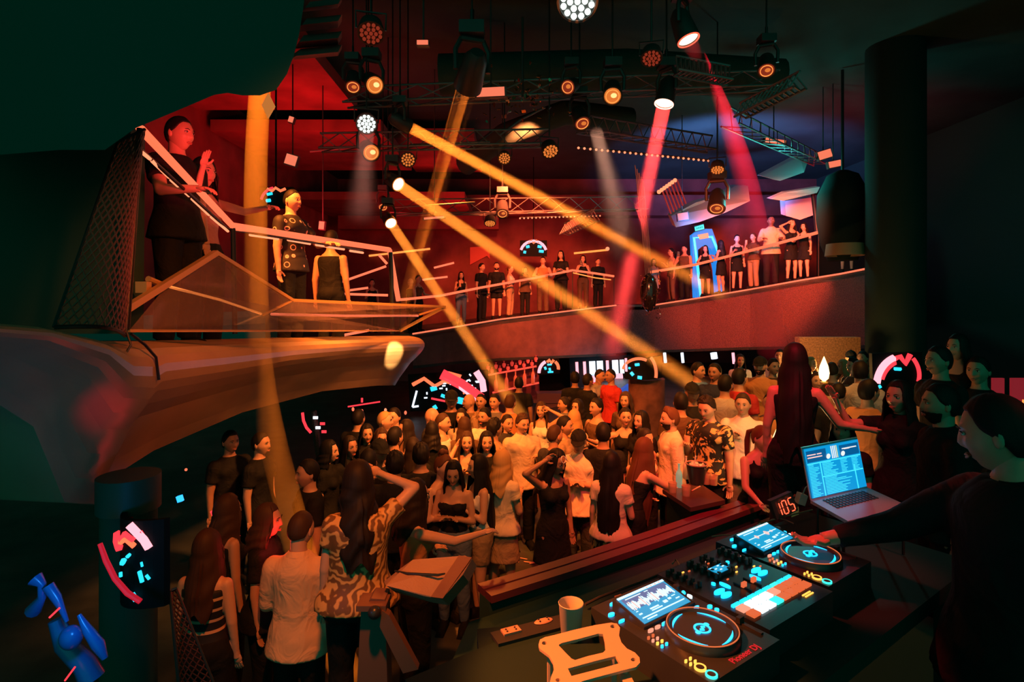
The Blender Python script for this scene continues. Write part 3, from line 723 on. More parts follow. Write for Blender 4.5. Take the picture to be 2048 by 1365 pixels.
for pts, lab, r in ((BR, 'long glowing handrail in front of the balcony guests left of the red beam', .035), (BR2, 'glowing handrail rising to the right in front of the right-hand balcony guests', .04)):
    t = thing('balcony_handrail', lab, 'handrail', P(*pts[0])); MB().tube([P(*p) for p in pts], r, 8).build('rail_tube', m_warmrail, t, smooth=True)
    for p in pts[::2]:
        x, y, d = p; z1 = P(x, float(np.interp(x, [q[0] for q in BF], [q[1] for q in BF])), d)
        MB().tube([P(*p), z1], .016, 6).build('post', m_steel, t)
for i0, i1, lab in ((0, 5, 'thin glowing light strip along the foot of the long balcony, left of the red beam'), (6, 11, 'glowing light strip along the floor edge of the balcony above the glittering wall')):
    o = MB().tube([P(x, y, d) - Vector((0, .05, 0)) for x, y, d in BF[i0:i1 + 1]], .022, 8).build('light_strip', m_led, smooth=True); tag(o, lab, 'light strip')
o = MB().tube([P(1146, 546, 18.0), P(1190, 556, 18.2), P(1222, 560, 18.2)], .018, 6).build('light_strip', m_ledo, smooth=True); tag(o, 'short light strip tucked under the bent end of the long balcony handrail', 'light strip')
# balcony rear: lintel bands, red lit ledges, glass panel, blue alcove
mb = MB(); mb.box((2, 22.6, 7.0), (22, .8, .8)); mb.box((-3.5, 21.5, 6.2), (6, .5, .5)); struct('trim_5', mb, m_wallred)
for a, b_, lab, m_ in (((738, 512, 22.95), (860, 498, 22.95), 'red lit ledge on the back wall behind the left end of the balcony', m_ledo), ((868, 536, 22.95), (908, 526, 22.95), 'pink light bar low on the back wall above the left balcony guests', m_led), ((845, 560, 22.95), (895, 554, 22.95), 'short orange light bar at waist height behind the left balcony guests', m_led), ((1148, 507, 22.95), (1216, 500, 22.95), 'red spot-lit shelf behind the woman taking a photo on the balcony', m_ledo)):
    o = MB().tube([P(*a), P(*b_)], .04, 8).build('light_bar', m_, smooth=True); tag(o, lab, 'light strip')
o = MB().ball(P(1215, 498, 22.9), .08).build('wall_spotlight', m_ledp, smooth=True); tag(o, 'small bright red wall lamp behind the bald balcony guest', 'lamp')
o = MB().prism([P(940, 495, 22.9), P(978, 492, 22.9), P(980, 518, 22.9), P(974, 512, 22.9), P(940, 530, 22.9)], (0, .1, 0)).build('wall_panel', M('panel_red', (.5, .05, .04), .5)); tag(o, 'red lit wall panel with a bright corner above the left balcony guests', 'panel')
# the violet and blue lit ceiling pieces over the right balcony
m_white = M('white_gloss_panel', (.62, .60, .62), .35)
for poly, lab, h in (([(1342, 432, 15.5), (1392, 405, 16), (1440, 392, 16.5), (1470, 372, 16.8), (1496, 372, 16.5), (1500, 402, 15.5), (1452, 425, 15.2), (1400, 444, 15), (1352, 455, 15)], 'pale faceted ceiling panel glowing violet and pink above the blue doorway', .35),
                     ([(1524, 352, 14.5), (1600, 312, 14), (1616, 322, 13.6), (1608, 345, 13.2), (1560, 362, 13.6)], 'red and teal lit triangular ceiling panel at the upper right of the balcony', .3),
                     ([(1570, 402, 15.8), (1625, 395, 15.2), (1628, 430, 15.2), (1600, 440, 15.5), (1572, 432, 15.8)], 'pale curved wall panel lit orange and blue behind the pillar of the right balcony', .3),
                     ([(1540, 398, 15), (1570, 385, 14.5), (1640, 374, 14), (1634, 386, 14), (1566, 402, 14.6)], 'narrow blue lit ceiling edge over the right end of the balcony', .2)):
    o = MB().prism([P(*p) for p in poly], (0, h, h * .3)).build('ceiling_panel', m_white); tag(o, lab, 'ceiling panel')
m_blue = E('blue_neon', (.02, .34, 1.0), 2.2); m_cyan = E('cyan_neon', (.05, .62, .95), 2.0)
t = thing('doorway_arch', 'arched doorway outlined in blue neon behind the balcony guests', 'doorway', P(1412, 600, 19))
mb = MB(); poly = [(1390, 596), (1386, 520), (1384, 470), (1400, 458), (1424, 458), (1432, 480), (1440, 520), (1446, 596), (1434, 596), (1430, 540), (1422, 498), (1408, 490), (1396, 500), (1398, 596)]
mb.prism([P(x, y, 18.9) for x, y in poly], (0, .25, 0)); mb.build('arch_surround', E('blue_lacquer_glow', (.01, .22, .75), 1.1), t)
MB().tube([P(*p, 18.8) for p in ((1402, 596), (1396, 540), (1388, 476), (1424, 474), (1440, 512))], .045, 8).build('neon_tube', m_cyan, t, smooth=True)
MB().prism([P(*p, 18.75) for p in ((1396, 470), (1416, 466), (1418, 476), (1400, 479))], (0, .05, 0)).build('lit_plaque', m_ledp, t)
t = thing('exit_sign', 'small green glowing exit sign above the blue arched doorway', 'sign', P(1400, 463, 18.6))
MB().prism([P(*p, 18.5) for p in ((1388, 452), (1408, 447), (1410, 459), (1390, 464))], (0, .15, 0)).build('housing', m_steel, t)
MB().prism([P(*p, 18.42) for p in ((1390, 454), (1407, 449), (1408.5, 458), (1391.5, 462))], (0, .05, 0)).build('lit_face', E('exit_green', (.05, .8, .6), 2.2), t)
mbt = MB()
for i, s_ in enumerate('AEXI'):
    x = 1394 + i * 3.3; y = 457 - i * .8; mbt.tube([P(x, y - 2, 18.38), P(x, y + 2, 18.38)], .012, 4); mbt.tube([P(x, y, 18.38), P(x + 1.6, y - .4, 18.38)], .01, 4)
mbt.build('lettering', M('sign_dark', (.0, .05, .05)), t)
# dark pillar and things at the balcony's right end
mb = MB(); mb.lathe([(.5, -4), (.5, 6)], 20, Matrix.Translation(P(1790, 560, 11))); struct('column_right', mb, M('column_dark', (.02, .035, .03), .9, spec=.1), True)
t = thing('hanging_speaker', 'big black bell-shaped hanging speaker at the right end of the balcony', 'speaker', P(1685, 515, 12))
m_cov = M('speaker_cover', (.012, .022, .02), .9, spec=.1)
MB().lathe([(.28, -.1), (.42, .25), (.50, .8), (.48, 1.3), (.30, 1.7), (.1, 1.8)], 20, Matrix.Translation(P(1685, 512, 12))).build('cover', m_cov, t, smooth=True)
MB().lathe([(.37, -.12), (.34, .12), (.28, .12), (.30, -.12)], 20, Matrix.Translation(P(1690, 500, 11.5)), closed=True).build('rim', M('tan_rim', (.35, .2, .1), .6), t, smooth=True)
MB().tube([P(1685, 345, 12), P(1685, 140, 12)], .03, 6).build('hanger', m_steel, t)
mb = MB(); mb.tube([P(1625, 385, 14.5), P(1635, 470, 14.4)], .05, 8); struct('column_2', mb, m_steel)

# ---------------------------------------------------------------- neon / LED screens
m_nred = E('screen_red', (1.0, .035, .05), 1.6); m_npink = E('screen_pink', (1.0, .35, .42), 1.8); m_ncy = E('screen_cyan', (.02, .60, .85), 1.5); m_nor = E('screen_orange', (1.0, .16, .06), 1.5); m_nwh = E('screen_white', (.75, .85, 1.0), 1.8)
m_scr = M('screen_black', (.008, .010, .010), .7, spec=.08)
def screen(label, px, py, d, w_, h_, tilt=0, yaw=0, strokes=(), cat='screen', depth=.08, group=None, curved=0):
    """strokes: (kind material, [(u,v)...], radius m) with u,v in -1..1 over the face"""
    c = P(px, py, d); W = w_ / F * d / 2; H_ = h_ / F * d / 2
    X = Vector((math.cos(yaw), math.sin(yaw), 0)); X = Matrix.Rotation(tilt, 3, X.cross(Vector((0, 0, 1)))) @ X; Nn = X.cross(Vector((0, 0, 1))).normalized(); Z = Nn.cross(X) * -1
    if Z.z < 0: Z = -Z
    def S(u, v, o=0):
        return c + X * u * W + Z * v * H_ + Nn * (o + curved * (1 - u * u))
    t = thing('led_screen', label, cat, c - Z * H_, group)
    mb = MB(); K = 10 if curved else 1
    A = [S(-1 + 2 * i / K, 1) for i in range(K + 1)]; B_ = [S(-1 + 2 * i / K, -1) for i in range(K + 1)]
    mb.slab(A, B_, -Nn * depth); mb.build('panel', m_scr, t)
    if c.z > 4: MB().tube([c + Z * H_, Vector((c.x, c.y, 8.2 if c.y > 5 else c.z + 1))], .015, 6).build('hanger', m_rig if False else m_scr, t)
    mats = [m_nred, m_npink, m_ncy, m_nor, m_nwh, m_blue]
    for k_, pts, r in strokes:
        # ribbons standing a few millimetres proud of the face
        mb = MB(); q = [S(u, v, .012 + .004 * (k_ % 3)) for u, v in pts]; mb.tube(q, [r] * len(q), 5)
        if r > 0: mb.build('lit_stroke', mats[k_], t)
    return t
def arc(cx, cy, rx, ry, a0, a1, n=10): return [(cx + rx * math.cos(math.radians(a0 + (a1 - a0) * i / n)), cy + ry * math.sin(math.radians(a0 + (a1 - a0) * i / n))) for i in range(n + 1)]
def marks(seed, n, k_, x0, x1, y0, y1, s, r):
    rr = random.Random(seed); out = []
    for _ in range(n):
        x, y = rr.uniform(x0, x1), rr.uniform(y0, y1); a = rr.choice((0, 90, 45, 120)); out.append((k_, [(x, y), (x + s * math.cos(math.radians(a)), y + s * 1.6 * math.sin(math.radians(a)))], r))
    return out
screen('wide LED wall showing red, pink and cyan squiggles behind the dancing crowd', 898, 782, 16, 160, 74, tilt=.06, strokes=[
    (1, [(-.1, .85), (.3, .25), (.75, -.55)], .11), (0, [(-.15, .95), (.35, .3), (.8, -.5)], .16), (3, [(-.9, .45), (-.6, .75), (-.35, .3), (-.1, .55), (.2, .35), (.3, .75), (.0, .95)], .06), (1, [(.7, .95), (.84, .4), (.86, -.15)], .10),
    (4, [(-.93, -.75), (-.8, .1)], .03), (4, [(-.93, -.75), (-.78, -.72)], .03), (2, [(-.45, .15), (-.3, .22)], .07), (2, [(-.05, -.55), (.05, -.35)], .09), (2, [(.2, -.5), (.35, -.6)], .10), (2, [(-.4, -.75), (-.35, -.95)], .06), (2, [(-.2, -.2), (-.1, -.3)], .05), (0, [(-.45, -.35), (-.1, -.55), (.2, -.4)], .03), (3, [(.3, .05), (.5, -.05), (.35, -.2)], .03)] +
    marks(3, 9, 4, .35, .72, .0, .8, .08, .022) + marks(5, 10, 4, -.75, .2, -.3, .5, .08, .022))
screen('small LED screen with a pink arc and cyan dots beside the bottle shelf', 1097, 734, 17, 44, 30, tilt=.06, strokes=[(1, arc(.1, -.9, 1.0, 1.7, 175, 110), .05), (3, [(-.1, .6), (.1, .9), (.3, .5), (.5, .9)], .05), (3, arc(-.2, -.2, 1.1, 1.3, 40, -10), .05), (2, [(-.4, -.2), (-.2, -.1)], .05), (2, [(.0, -.4), (.2, -.35)], .06), (2, [(-.1, -.7), (.4, -.7)], .03), (2, [(-.1, .3), (.3, .3)], .03)])
screen('LED screen with orange arc and cyan specks wrapped round the top of the pillar', 1287, 735, 11.2, 74, 44, tilt=.04, curved=.22, strokes=[(3, arc(-.35, -.3, .75, 1.2, 170, 60), .03), (1, [(-.95, .9), (-.95, -.3)], .025), (3, arc(-.4, -.4, .95, 1.9, 45, -15), .035), (2, [(-.55, .35), (-.35, .4)], .03), (2, [(-.75, -.35), (-.65, -.6)], .035), (2, [(-.45, -.75), (-.25, -.8)], .035), (2, [(-.8, .1), (-.82, -.05)], .025)])
screen('rounded LED screen with red crown line and cyan eyes hung over the balcony guests', 1067, 497, 19.5, 54, 32, strokes=[(1, arc(0, -.6, .95, 1.5, 165, 15), .05), (3, [(-.4, .7), (-.15, .95), (0, .7), (.2, .95), (.4, .7)], .05), (2, [(-.55, .15), (-.3, .25)], .05), (2, [(.3, .25), (.6, .15)], .05), (2, [(-.75, -.45), (-.55, -.5)], .05), (2, [(.4, -.35), (.75, -.4)], .05)])
screen('rounded LED screen with cyan eyes half hidden behind the man in the ring-print shirt', 552, 395, 8.5, 66, 42, strokes=[(3, [(-.5, .8), (-.2, .6), (0, .9), (.3, .6), (.6, .8)], .022), (2, [(-.5, .25), (-.2, .35)], .022), (2, [(-.55, -.35), (-.3, -.3)], .026), (0, arc(0, -.6, .9, 1.5, 165, 100), .02)])
screen('bright white and blue picture screen under the balcony behind the bartenders', 1205, 745, 18.5, 130, 66, tilt=.05, strokes=[(4, [(-.95, .8), (-.7, .8)], .0)] + [(4 if i in (2, 3, 5, 6) else 1, [(-.78 + i * .235, .7), (-.78 + i * .235, -.1)], .11 if i in (2, 3, 5, 6) else .05) for i in range(8)] + [(1, [(-.4, -.35), (-.1, -.35)], .12), (1, [(.15, -.3), (.6, -.3)], .12), (0, [(-.5, -.7), (.0, -.6)], .06), (5, [(-.5, -.1), (-.2, -.2)], .03)])
screen('large LED screen with pink and red sweeps at the right under the balcony', 1795, 743, 9.5, 100, 74, tilt=.03, strokes=[(1, arc(.1, -.9, 1.0, 1.7, 170, 105), .06), (0, arc(.2, -.9, .95, 1.5, 160, 110), .05), (0, [(-.1, .7), (.1, .8), (.3, .4), (.5, .9)], .045), (0, arc(-.4, -.2, 1.25, 1.5, 35, -15), .035), (2, [(-.15, .15), (.1, .12)], .03), (2, [(-.8, -.75), (-.75, -.85)], .035), (2, [(-.55, .15), (-.5, .05)], .02)])
screen('curved LED drum with red band and cyan specks low on the left', 290, 1112, 2.9, 130, 170, yaw=-.5, curved=.10, depth=.03, strokes=[(0, [(-.6, .55), (-.3, .45), (-.1, .35)], .022), (0, [(.0, .55), (.15, .72), (.4, .60), (.6, .75), (.75, .45)], .014), (3, [(-.05, .5), (.2, .6), (.45, .45)], .014), (1, [(.35, .95), (.7, .6), (.8, .4)], .02), (2, [(.12, .05), (.2, .15)], .013), (2, [(.3, .22), (.38, .28)], .009), (2, [(.06, -.15), (.07, -.25)], .008), (2, [(.62, -.1), (.68, -.35)], .010), (2, [(.76, -.2), (.82, -.3)], .008), (2, [(.45, -.6), (.55, -.75)], .013), (2, [(.66, .1), (.68, .0)], .006)])
o = MB().tube([P(200, 1088, 2.6), P(212, 1122, 2.6), P(230, 1158, 2.6), P(255, 1187, 2.6), P(281, 1204, 2.6)], [.010, .012, .012, .013, .012], 8).build('neon_tube', E('dim_red_neon', (.55, .006, .02), .9), smooth=True); tag(o, 'curved dark red neon tube in the blackness at lower left', 'neon light')
mb = MB(); mb.lathe([(.15, -.02), (.15, .16)], 28, Matrix.Translation(P(258, 1010, 3.05))); o = struct('column_left', mb, M('column_black_gloss', (.03, .06, .05), .5, spec=.3), True)
mb = MB(); mb.lathe([(.14, -2.6), (.14, 0)], 20, Matrix.Translation(P(258, 1012, 3.25))); struct('column_left_foot', mb, m_black, True)
# blue reflections built as glossy shapes in the lower left corner
m_bg = M('blue_reflection_gloss', (.03, .16, .5), .25, spec=.7)  # the blue of the reflections is put into this colour
t = thing('blue_reflections', 'blue reflections built as glossy shapes in the dark lower left corner', 'reflection', P(120, 1330, 2.4))
MB().tube([P(70, 1158, 2.4), P(84, 1170, 2.4), P(84, 1195, 2.4), P(66, 1222, 2.45)], [.03, .016, .015, .03], 10).build('arm', m_bg, t, smooth=True)
MB().tube([P(96, 1172, 2.4), P(112, 1195, 2.4), P(124, 1220, 2.4), P(134, 1244, 2.4)], [.022, .02, .012, .008], 10).build('strap', m_bg, t, smooth=True)
MB().ball(P(142, 1276, 2.4), (.045, .04, .05), 20, 14).build('reflection_ball', m_bg, t, smooth=True)
MB().tube([P(158, 1230, 2.4), P(176, 1262, 2.4), P(196, 1290, 2.4), P(210, 1318, 2.4)], [.008, .02, .026, .012], 10).build('reflection_bend', m_bg, t, smooth=True)
MB().tube([P(112, 1240, 2.5), P(130, 1290, 2.5), P(170, 1330, 2.5), P(185, 1360, 2.5)], [.03, .04, .045, .05], 10).build('reflection_band', m_bg, t, smooth=True)
for a, b_, lab in (((99, 1236), (119, 1217), 'short red neon stick across the blue reflections'), ((130, 1362), (150, 1335), 'red neon stick at the bottom left under the blue reflections')):
    o = MB().tube([P(*a, 2.35), P(*b_, 2.35)], .004, 6).build('neon_tube', m_nred, smooth=True); tag(o, lab, 'neon light')
# wire mesh screens
def lattice(label, quad, nu, nv, r, mt, bow=.1):
    (a, b_, c, d_) = [P(*q) for q in quad]; t = thing('wire_mesh_screen', label, 'mesh screen', d_)
    nrm = (b_ - a).cross(d_ - a).normalized()
    if nrm.y > 0: nrm = -nrm
    def S(u, v): return a.lerp(b_, u).lerp(d_.lerp(c, u), v) + nrm * bow * math.sin(PI * u)
    mb = MB()
    for j in range(nv):
        for i in range(nu):
            u0, u1 = i / nu, (i + 1) / nu; v0, v1 = j / nv, (j + 1) / nv; um, vm = (u0 + u1) / 2, (v0 + v1) / 2
            L_, T_, R_, B_ = S(u0, vm), S(um, v0), S(u1, vm), S(um, v1)
            mb.tube([L_ + nrm * .004, T_], r, 4, caps=False); mb.tube([T_, R_ + nrm * .004], r, 4, caps=False)
            mb.tube([L_ + nrm * .004, B_], r, 4, caps=False); mb.tube([B_, R_ + nrm * .004], r, 4, caps=False)
    mb.build('mesh', mt, t)
    fr = MB(); fr.tube([S(i / 12, 0) for i in range(13)], r * 2.2, 6); fr.tube([S(i / 12, 1) for i in range(13)], r * 2.5, 6); fr.tube([a, d_], r * 2, 6); fr.tube([b_, c], r * 2, 6); fr.build('edge_frame', m_steel, t)
    return t
m_mesh = M('mesh_red_lit', (.34, .10, .07), .55, metal=.3)  # red light on the wires is put into the base colour
lattice('tall curved expanded-metal mesh screen standing on the left parapet', ((236, 285, 3.1), (283, 262, 3.25), (250, 672, 3.0), (108, 655, 2.6)), 11, 17, .0042, m_mesh)
lattice('dark diamond mesh barrier slanting along the bottom beside the woman in the striped top', ((340, 1185, 3.0), (352, 1178, 3.1), (440, 1400, 3.0), (360, 1400, 2.8)), 5, 14, .004, M('mesh_dim', (.09, .035, .025), .6), .02)

# ---------------------------------------------------------------- under the balcony: bar
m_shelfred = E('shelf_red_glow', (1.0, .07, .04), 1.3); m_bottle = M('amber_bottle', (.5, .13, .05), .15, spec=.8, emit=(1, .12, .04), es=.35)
t = thing('back_bar_shelf', 'red lit back bar shelving carrying a row of bottles', 'shelf', P(1030, 800, 17.5))
MB().tube([P(968, 752, 17.5), P(1073, 733, 17.5)], .03, 6).build('shelf_board', m_shelfred, t); MB().tube([P(985, 786, 17.5), P(1078, 766, 17.5)], .03, 6).build('shelf_board', m_shelfred, t)
MB().prism([P(960, 725, 17.9), P(1076, 712, 17.9), P(1080, 800, 17.9), P(975, 815, 17.9)], (0, .1, 0)).build('back_panel', M('bar_back', (.12, .02, .02), .5), t)
def bottle_mb(c, s=1.0, h=.52):
    mb = MB(); mb.lathe([(.055 * s, 0), (.06 * s, .02), (.06 * s, h * .55), (.045 * s, h * .66), (.020 * s, h * .76), (.020 * s, h * .97), (.024 * s, h)], 12, Matrix.Translation(c)); return mb
for i, px in enumerate((992, 1013, 1031, 1049, 1066)):
    y = 788 - (px - 985) * .215
    o = bottle_mb(P(px, y - 2, 17.5)).build('bottle', m_bottle, smooth=True); tag(o, ['glowing amber bottle at the left end of the back bar shelf', 'glowing amber bottle second from the left on the back bar shelf', 'glowing amber bottle in the middle of the back bar shelf', 'glowing amber bottle second from the right on the back bar shelf', 'glowing amber bottle at the right end of the back bar shelf'][i], 'bottle', 'bottles on the back bar shelf')
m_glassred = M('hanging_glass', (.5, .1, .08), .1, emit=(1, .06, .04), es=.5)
for i in range(13):
    px = 976 + i * 8; y = 749 - (px - 968) * .18 - (4 if i % 2 else 12)
    mb = MB(); mb.lathe([(.03, -.09), (.055, -.02), (.05, .04), (.008, .05), (.008, .10), (.04, .105)], 10, Matrix.Translation(P(px, y, 17.4))); o = mb.build('stemmed_glass', m_glassred, smooth=True); tag(o, 'red lit stemmed glass in the row hanging above the back bar bottles', 'glass', 'glasses hanging above the back bar')
o = MB().tube([P(696, 814, 13), P(760, 804, 13)], .018, 6).build('light_strip', m_nred, smooth=True); tag(o, 'thin red light line on the wall left of the crowd', 'light strip')
o = MB().box(P(724, 801, 13), (.04, .03, .10)).build('red_light', m_nred); tag(o, 'tiny upright red marker light on the thin red line', 'light')
for px, py, lab in ((706, 819, 'tiny red hanging lamp under the thin red line, left'), (724, 823, 'tiny red hanging lamp under the thin red line, right'), (771, 821, 'tiny orange point of light above the left part of the crowd'), (811, 826, 'tiny red point of light left of the bald man'), (372, 940, 'tiny red point of light below the edge of the orange parapet')):
    o = MB().ball(P(px, py, 12.5 if px > 400 else 8), (.03, .03, .045) if px > 400 else .02, 8, 6).build('pilot_light', m_led if px != 771 else m_ledp, smooth=True); tag(o, lab, 'light')
o = MB().tube([P(605, 826, 11.5), P(607, 842, 11.5), P(613, 856, 11.5), P(622, 866, 11.5)], .03, 6).build('neon_tube', m_nred, smooth=True); tag(o, 'short curved red neon tube at the far left of the crowd', 'neon light')
t = thing('textured_post', 'narrow sparkling post with small lit plates left of the crowd', 'post', P(638, 928, 11))
MB().tube([P(628, 822, 11), P(634, 880, 11), P(638, 928, 11)], [.05, .07, .04], 8).build('shaft', m_sparkle, t, smooth=True)
for px, py, m_ in ((631, 836, m_nwh), (636, 856, m_nwh), (645, 848, m_nred), (648, 864, m_nred)): MB().box(P(px, py, 10.9), (.09, .02, .05)).build('lit_plate', m_, t)
# pillar under the balcony and its surroundings
mb = MB(); mb.lathe([(.36, -2.2), (.36, 0)], 24, Matrix.Translation(P(1293, 757, 11.5))); struct('column_1', mb, M('pillar_brown', (.20, .09, .07), .7, var=.3), True)
mb = MB(); mb.box(P(1200, 800, 17.0), (4.0, .6, .1)); mb.box(P(1200, 815, 17.0), (3.8, .5, .9)); t_ = mb.build('bar_counter', M('bar_top', (.25, .12, .10), .3)); tag(t_, 'long bar counter in front of the bright picture screen', 'bar counter')
o = MB().prism([P(1236, 786, 14), P(1258, 770, 14), P(1258, 800, 14), P(1250, 795, 14)], (0, .2, 0)).build('blue_light_patch', E('blue_glow', (.01, .12, .6), .8)); tag(o, 'patch of blue light on the cloth beside the pillar', 'cloth')  # glowing sheet stands in for a patch of blue light
for px, y0, y1, lab in ((1329, 706, 726, 'thin white light tube right of the pillar screen'), (1364, 706, 726, 'white light tube second along under the balcony'), (1427, 706, 718, 'pair of bright cyan-white light tubes under the balcony'), (1466, 706, 728, 'faint pink light tube right of the bright tubes under the balcony')):
    o = MB().tube([P(px, y0, 15.5), P(px + 2, y1, 15.5)], .04 if px != 1427 else .09, 8).build('light_tube', m_nwh if px < 1450 else m_npink, smooth=True); tag(o, lab, 'light tube')
# warm glowing booth at the right under the balcony
mb = MB(); mb.box(P(1655, 735, 12.2), (1.3, .2, 1.3)); struct('wall_niche', mb, M('niche_mesh_wall', (.6, .35, .16), .6, var=.4, vscale=30))
m_flame = E('lamp_white_hot', (1.0, .62, .22), 4.5)
def table_lamp(label, px, py, d, s):
    c = P(px, py, d); t = thing('table_lamp', label, 'lamp', c - Vector((0, 0, .16 * s)))
    MB().lathe([(.015 * s, -.14 * s), (.055 * s, -.10 * s), (.066 * s, -.03 * s), (.052 * s, .06 * s), (.026 * s, .13 * s), (.004 * s, .19 * s)], 16, Matrix.Translation(c)).build('lamp_globe', m_flame, t, smooth=True)
    MB().lathe([(.05 * s, -.17 * s), (.05 * s, -.15 * s), (.018 * s, -.14 * s)], 14, Matrix.Translation(c)).build('lamp_base', m_gold, t, smooth=True)
    return c
lampA = table_lamp('small white-hot lamp held up beside the woman in the black halter top', 1553, 881, 5.2, .55)
lampB = table_lamp('tall white-hot lamp glowing in the back booth at the right', 1648, 742, 7.2, .95)
# string of framed openings at the far right edge
t = thing('window_frames', 'black frame with red lit panes at the right edge of the room', 'window', P(2020, 900, 6))
for x0, x1 in ((1987, 2009), (2024, 2060)):
    MB().prism([P(x0, 757, 6), P(x1, 757, 6), P(x1, 850, 6), P(x0, 868, 6)], (0, .03, 0)).build('pane', E('red_dim_glow', (.25, .01, .02), .8), t)
    MB().prism([P(x0 - 4, 951, 6), P(x1 - 6, 951, 6), P(x1 - 7, 968, 6), P(x0 - 6, 966, 6)], (0, .03, 0)).build('lower_pane', E('red_dim_glow2', (.3, .01, .02), .9), t)
MB().tube([P(2047, 800, 5.9), P(2045, 850, 5.9)], .012, 6).build('lit_edge', m_ledo, t)
screen('small blue neon sign at the far right edge', 2022, 922, 5.8, 60, 62, strokes=[(5, [(-.75, -.6), (-.55, .2), (-.45, -.6)], .03), (5, [(-.2, .8), (.5, .8), (.45, -.5), (-.3, -.6)], .025), (2, [(-.2, .8), (.5, .8)], .016), (0, [(-.05, .2), (.25, .2)], .03), (5, [(.9, .5), (.9, -.6)], .03)])
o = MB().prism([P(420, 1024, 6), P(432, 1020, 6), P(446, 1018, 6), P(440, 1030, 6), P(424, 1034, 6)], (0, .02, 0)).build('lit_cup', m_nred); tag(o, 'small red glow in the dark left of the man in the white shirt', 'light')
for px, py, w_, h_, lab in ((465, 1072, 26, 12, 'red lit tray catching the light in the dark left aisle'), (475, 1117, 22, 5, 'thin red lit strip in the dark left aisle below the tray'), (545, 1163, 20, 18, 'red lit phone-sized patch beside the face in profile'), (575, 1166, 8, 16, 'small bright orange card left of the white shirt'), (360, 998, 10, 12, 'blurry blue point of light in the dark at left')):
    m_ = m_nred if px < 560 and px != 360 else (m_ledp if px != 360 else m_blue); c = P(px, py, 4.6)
    o = MB().box(c, (w_ / F * 4.6, .03, h_ / F * 4.6), Matrix.Rotation(-.3 if px != 545 else .7, 3, 'Y')).build('light_patch', m_); tag(o, lab, 'light')  # light caught by tray, strip and card is put into emission
# ================================================================ lighting rig
m_rig = M('rig_black', (.035, .033, .032), .45, spec=.5)
m_lensorange = E('lens_orange', (1.0, .24, .04), .75); m_lensred = E('lens_red', (1.0, .10, .05), 1.8); m_lenshot = E('lens_hot', (1.0, .72, .42), 7.0); m_lenswhite = E('lens_white', (.80, .95, .85), 5.0); m_lensdim = E('lens_dim', (.5, .05, .02), .45); m_lensredhot = E('lens_red_hot', (1.0, .42, .28), 4.0)
def dirpx(a, b_): return (P(*b_) - P(*a)).normalized()

def moving_head(label, px, py, d, r, aim, lens, ring=m_rig, body=True, group=None):
    """r: lens radius in px; aim: direction the lens faces"""
    c = P(px, py, d); R = r / F * d; a = Vector(aim).normalized(); t = thing('moving_head_light', label, 'stage light', c + Vector((0, 0, R * 4)), group)
    m = frame(a, loc=c)
    MB().lathe([(R * .55, -R * 3.4), (R * .95, -R * 2.8), (R * 1.1, -R * 1.2), (R * 1.18, -R * .2), (R * 1.18, 0), (R * 1.02, 0), (R * .95, -R * .25), (.001, -R * .3)], 24, m).build('lamp_head', m_rig, t, smooth=True)
    MB().lathe([(.001, -R * .1), (R * .55, -R * .02), (R * .96, -R * .12), (R * .96, -R * .2), (.001, -R * .22)], 24, m).build('lens', lens, t, smooth=True)
    if lens in (m_lensorange, m_lensdim):
        MB().ball(m @ Vector((R * .15, R * .1, R * .02)), (R * .36, R * .30, R * .12), 12, 8, rot=m.to_3x3()).build('bulb', E('highlight_warm', (1.0, .55, .2), 1.6) if lens is m_lensorange else m_lensorange, t, smooth=True); MB().lathe([(R * .72, .0), (R * .80, .01), (R * .80, -.01)], 20, m, closed=True).build('highlight_ring', m_ledo, t, smooth=True)  # glowing ring and off-centre ball imitate highlights in the reflector
    if ring is not m_rig: MB().lathe([(R * 1.0, 0), (R * 1.12, .0), (R * 1.12, R * .08), (R * 1.0, R * .08)], 24, m, closed=True).build('bezel_ring', ring, t, smooth=True)
    if body:
        x = m.to_3x3() @ Vector((1, 0, 0)); b0 = c - a * R * 1.6; up = Vector((0, 0, 1))
        y = MB()
        for s in (-1, 1): y.tube([b0 + x * s * R * 1.35, b0 + x * s * R * 1.4 + up * R * 1.6, b0 + x * s * R * .9 + up * R * 2.6], R * .22, 6)
        y.tube([b0 - x * R * .95 + up * R * 2.6, b0 + x * R * .95 + up * R * 2.6], R * .28, 8); y.build('yoke', m_rig, t, smooth=True)
        MB().box(b0 + up * R * 3.3, (R * 2.0, R * 1.8, R * 1.0)).build('base', m_rig, t)
        q_ = b0 + up * R * 3.8; MB().tube([q_, q_ + up * R * 1.2, q_ + up * R * 1.2, Vector((q_.x, q_.y, 8.2))], [R * .18, R * .18, .012, .012], 6).build('hanger', m_steel, t)
    return c, a, R

